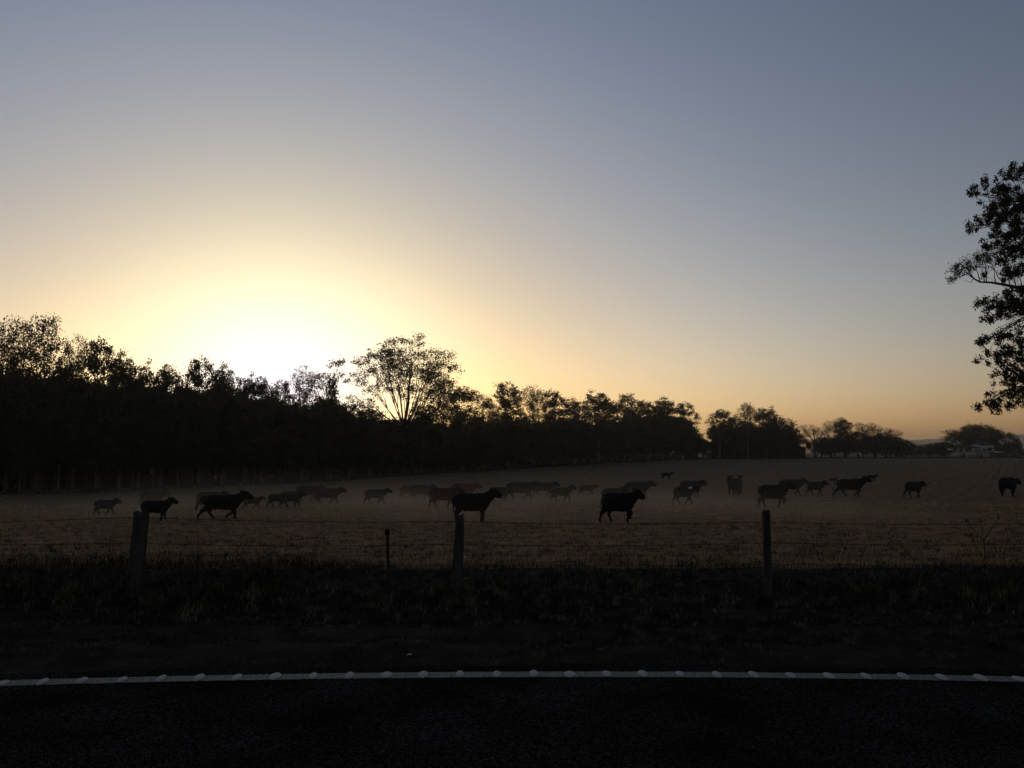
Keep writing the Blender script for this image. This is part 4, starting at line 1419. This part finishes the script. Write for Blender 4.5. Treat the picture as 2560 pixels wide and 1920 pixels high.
# roadside litter and leaf
mb = MB()
mb.add([(-.02, -.004, .003), (.022, -.007, .008), (.017, .008, .013), (-.014, .01, .01), (0, 0, .016)], None, [(0, 1, 4), (1, 2, 4), (2, 3, 4), (3, 0, 4)])
gx, gy, gz = ground_at(1023, 1647)
tag(mb.obj('litter_scrap', M['litter'], loc=(gx, gy, gz + .02)), 'small white scrap of litter lying just beyond the edge line', 'litter')
for px, py, s_, lb in ((1850, 1512, 1.3, 'curled pale leaf in the dark grass below the right fence post'), (1503, 1641, 1.2, 'curled dead leaf near the line right of centre'), (1998, 1508, .9, 'small pale leaf right of the curled pale one')):
    mb = MB()
    t = np.linspace(0, 1, 7)
    w = .014 * np.sin(t * math.pi) + .001
    c_ = np.stack([(t - .5) * .085, .008 * np.sin(t * 5), .012 + .022 * (t - .4) ** 2 * 4], -1)
    V = np.vstack([c_ + np.stack([0 * t, w, w * .5], -1), c_ - np.stack([0 * t, w, -w * .3], -1)])
    i_ = np.arange(6)
    mb.add(V, np.stack([i_, i_ + 1, i_ + 8, i_ + 7], -1))
    gx, gy, gz = ground_at(px, py)
    o = mb.obj('dead_leaf', M['dead_leaf'], smooth=True, loc=(gx, gy, gz + .03))
    o.rotation_euler = (0.2, -.1, random.uniform(-.6, .6))
    o.scale = (s_, s_, s_)
    tag(o, lb, 'leaf', 'fallen leaves on the verge')

# ------------------------------------------------------------------ house and sheds
HY_ = 376.0
hx0 = col_at(2390, HY_)
hz0 = float(terrain(hx0, HY_))
Uh = HY_ / F
house = empty('white_house', (hx0, HY_, hz0))
tag(house, 'white weatherboard house on stilts with awnings under the great spreading tree', 'house')
fl, wt = 1.75, 3.95       # floor and wall-top heights
wA, wB = 58 * Uh, 88 * Uh  # left block, right block ends
mb = MB()
mb.box(0, wA, 0, 7, fl, wt)
mb.obj('wall', M['white_wall'], house)
mb = MB()
mb.box(wA + .003, wB, -1.2, 7.2, fl + .15, wt + .95)
mb.obj('wall', M['white_wall'], house)
for (a, b_, y0, y1, z0, rh) in ((-.5, wA + .4, -.7, 7.6, wt + .003, 1.0), (wA - .2, wB + .45, -1.8, 7.8, wt + .953, 1.15)):
    mb = MB()
    cx_, cy_ = (a + b_) / 2, (y0 + y1) / 2
    mb.add([(a, y0, z0), (b_, y0, z0), (b_, y1, z0), (a, y1, z0), (cx_ - 1.6, cy_, z0 + rh), (cx_ + 1.6, cy_, z0 + rh)], [(0, 1, 5, 4), (2, 3, 4, 5), (3, 2, 1, 0)], [(1, 2, 5), (3, 0, 4)])
    mb.obj('roof', M['roof'], house)
for (a, b_, z0, z1, yf) in ((.9, 2.1, 2.35, 3.35, 0), (3.4, 5.6, 2.5, 3.4, 0), (7.2, 7.8, 2.5, 3.2, 0), (wA + .5, wA + 1.5, 2.5, 3.6, -1.2), (wA + 2.2, wA + 4.1, 2.7, 3.7, -1.2)):
    mb = MB()
    mb.box(a, b_, yf - .04, yf - .003, z0, z1)
    w_ = mb.obj('window', M['window'], house)
    mb = MB()
    mb.box(a - .06, b_ + .06, yf - .07, yf - .041, z1, z1 + .07)
    mb.box(a - .06, b_ + .06, yf - .07, yf - .041, z0 - .07, z0)
    mb.box((a + b_) / 2 - .03, (a + b_) / 2 + .03, yf - .06, yf - .041, z0, z1)
    mb.obj('frame', M['white_wall'], w_)
    if b_ - a > 1.1:
        mb = MB()
        mb.add([(a - .2, yf - .08, z1 + .25), (b_ + .2, yf - .08, z1 + .25), (b_ + .3, yf - .75, z1 - .1), (a - .3, yf - .75, z1 - .1), (a - .2, yf - .08, z1 + .2), (b_ + .2, yf - .08, z1 + .2), (b_ + .3, yf - .75, z1 - .15), (a - .3, yf - .75, z1 - .15)],
               [(0, 3, 2, 1), (4, 5, 6, 7), (0, 1, 5, 4), (2, 3, 7, 6), (0, 4, 7, 3), (1, 2, 6, 5)])
        mb.obj('awning', M['roof'], house)
s0 = None
for q in range(8):
    if s0 is None:
        mb = MB()
        mb.tube([(0, 0, -.3), (0, 0, fl)], .11, 6)
        o = s0 = mb.obj('stilt', M['white_wall'], house)
    else:
        o = s0.copy()
        C.objects.link(o)
    o.location = (.2 + q * (wB - .4) / 7, .15 if q < 5 else -1.05, 0)
for q in range(7):
    mb = MB()
    mb.box(-.5, .5, 0, .28, 0, .06)
    if q == 0:
        o = s1 = mb.obj('stair_tread', M['white_wall'], house)
    else:
        o = s1.copy()
        C.objects.link(o)
    o.location = (wA - .6 - q * .33, -2.0, fl - .06 - q * .26)
mb = MB()
mb.tube([(wA + .1, -2.05, fl - .1), (wA - 2.5, -2.05, 0)], .09, 4)
mb.tube([(wA + .1, -2.05, fl + .85), (wA - 2.5, -2.05, .9)], .04, 4)
mb.obj('stair_rail', M['white_wall'], house)


def shed(px0, px1, top, Y, lb, mt='shed'):
    x0, x1 = col_at(px0, Y), col_at(px1, Y)
    zg = float(terrain(x0, Y))
    h = z_at(top, Y) - zg
    r_ = empty('shed', (x0, Y, zg))
    tag(r_, lb, 'shed', 'farm sheds by the house')
    w_ = x1 - x0
    mb = MB()
    mb.box(0, w_, 0, 5, -.2, h * .78)
    mb.obj('wall', M[mt], r_)
    mb = MB()
    mb.box(w_ * .3, w_ * .7, -.05, -.003, 0, h * .6)
    mb.obj('door', M['window'], r_)
    mb = MB()
    e_ = .25
    mb.add([(-e_, -e_, h * .783), (w_ + e_, -e_, h * .783), (w_ + e_, 5 + e_, h * .783), (-e_, 5 + e_, h * .783), (-e_, 2.5, h), (w_ + e_, 2.5, h)], [(0, 1, 5, 4), (2, 3, 4, 5), (3, 2, 1, 0)], [(1, 2, 5), (3, 0, 4)])
    mb.obj('roof', M['roof'], r_)


shed(2482, 2502, 1131, 372, 'low grey shed joined close to the right side of the house')
shed(2514, 2546, 1131, 368, 'wider grey shed near the right edge')
shed(2352, 2363, 1136, 362, 'small grey hut left of the house')

# ------------------------------------------------------------------ dust and haze
def volume_box(name, x0, x1, y0, y1, z0, z1):
    mb = MB()
    mb.box(x0, x1, y0, y1, z0, z1)
    m = bpy.data.materials.new(name)
    m.use_nodes = True
    n, l = m.node_tree.nodes, m.node_tree.links
    n.remove(n['Principled BSDF'])
    v = n.new('ShaderNodeVolumePrincipled')
    l.new(v.outputs[0], n['Material Output'].inputs['Volume'])
    return mb.obj(name, m), m, v


DUST = 0.0088
o, m, v = volume_box('dust_cloud', -46, 28, 28, 98, -4.2, 0.6)
tag(o, 'thin dust kicked up by the herd hanging low over the field', 'dust', kind='stuff')
v.inputs['Color'].default_value = (1.0, 0.80, 0.60, 1)
v.inputs['Anisotropy'].default_value = 0.6
n, l = m.node_tree.nodes, m.node_tree.links


def nm(op, a, b=None, c=None):
    q = n.new('ShaderNodeMath')
    q.operation = op
    for i, w in enumerate((a, b, c)):
        if w is None:
            continue
        if isinstance(w, (int, float)):
            q.inputs[i].default_value = w
        else:
            l.new(w, q.inputs[i])
    return q.outputs[0]


tc = n.new('ShaderNodeTexCoord')
sx = n.new('ShaderNodeSeparateXYZ')
l.new(tc.outputs['Object'], sx.inputs[0])
mr = n.new('ShaderNodeMapRange')     # ground height under the cloud
mr.inputs[1].default_value, mr.inputs[2].default_value, mr.inputs[3].default_value, mr.inputs[4].default_value = 28, 100, -0.85, -2.5
l.new(sx.outputs[1], mr.inputs[0])
hgt = nm('MAXIMUM', nm('SUBTRACT', sx.outputs[2], mr.outputs[0]), 0.0)
fall = nm('EXPONENT', nm('MULTIPLY', hgt, -1.9))


def ramp(out, a, b_, c, d_):
    m1 = n.new('ShaderNodeMapRange')
    m1.interpolation_type = 'SMOOTHSTEP'
    m1.inputs[1].default_value, m1.inputs[2].default_value = a, b_
    l.new(out, m1.inputs[0])
    m2 = n.new('ShaderNodeMapRange')
    m2.interpolation_type = 'SMOOTHSTEP'
    m2.inputs[1].default_value, m2.inputs[2].default_value, m2.inputs[3].default_value, m2.inputs[4].default_value = c, d_, 1, 0
    l.new(out, m2.inputs[0])
    return nm('MULTIPLY', m1.outputs[0], m2.outputs[0])


mp = n.new('ShaderNodeMapping')
mp.inputs['Scale'].default_value = (0.09, 0.06, 0.45)
l.new(tc.outputs['Object'], mp.inputs[0])
nz = n.new('ShaderNodeTexNoise')
nz.inputs['Scale'].default_value = 1.0
nz.inputs['Detail'].default_value = 3
l.new(mp.outputs[0], nz.inputs['Vector'])
pt = n.new('ShaderNodeMapRange')
pt.inputs[1].default_value, pt.inputs[2].default_value, pt.inputs[3].default_value, pt.inputs[4].default_value = 0.36, 0.66, 0.15, 1.7
l.new(nz.outputs[0], pt.inputs[0])
dens = nm('MULTIPLY', nm('MULTIPLY', fall, pt.outputs[0]), nm('MULTIPLY', ramp(sx.outputs[1], 30, 40, 62, 94), ramp(sx.outputs[0], -34, -7, 6, 24)))
l.new(nm('MULTIPLY', dens, DUST * 2.2), v.inputs['Density'])

o, m, v = volume_box('haze', -6500, 6500, -150, 6600, -5.5, 118)
tag(o, 'thin even evening haze over the whole scene', 'haze', kind='stuff')
v.inputs['Color'].default_value = (0.92, 0.86, 0.80, 1)
v.inputs['Density'].default_value = 0.00020
v.inputs['Anisotropy'].default_value = 0.8

# prototypes that were never planted are dropped
for kk, t in PROTO.items():
    if kk not in used:
        for ch in list(t.children):
            bpy.data.objects.remove(ch)
        bpy.data.objects.remove(t)
    else:
        for q in ('_H', '_W'):
            if q in t.keys():
                del t[q]
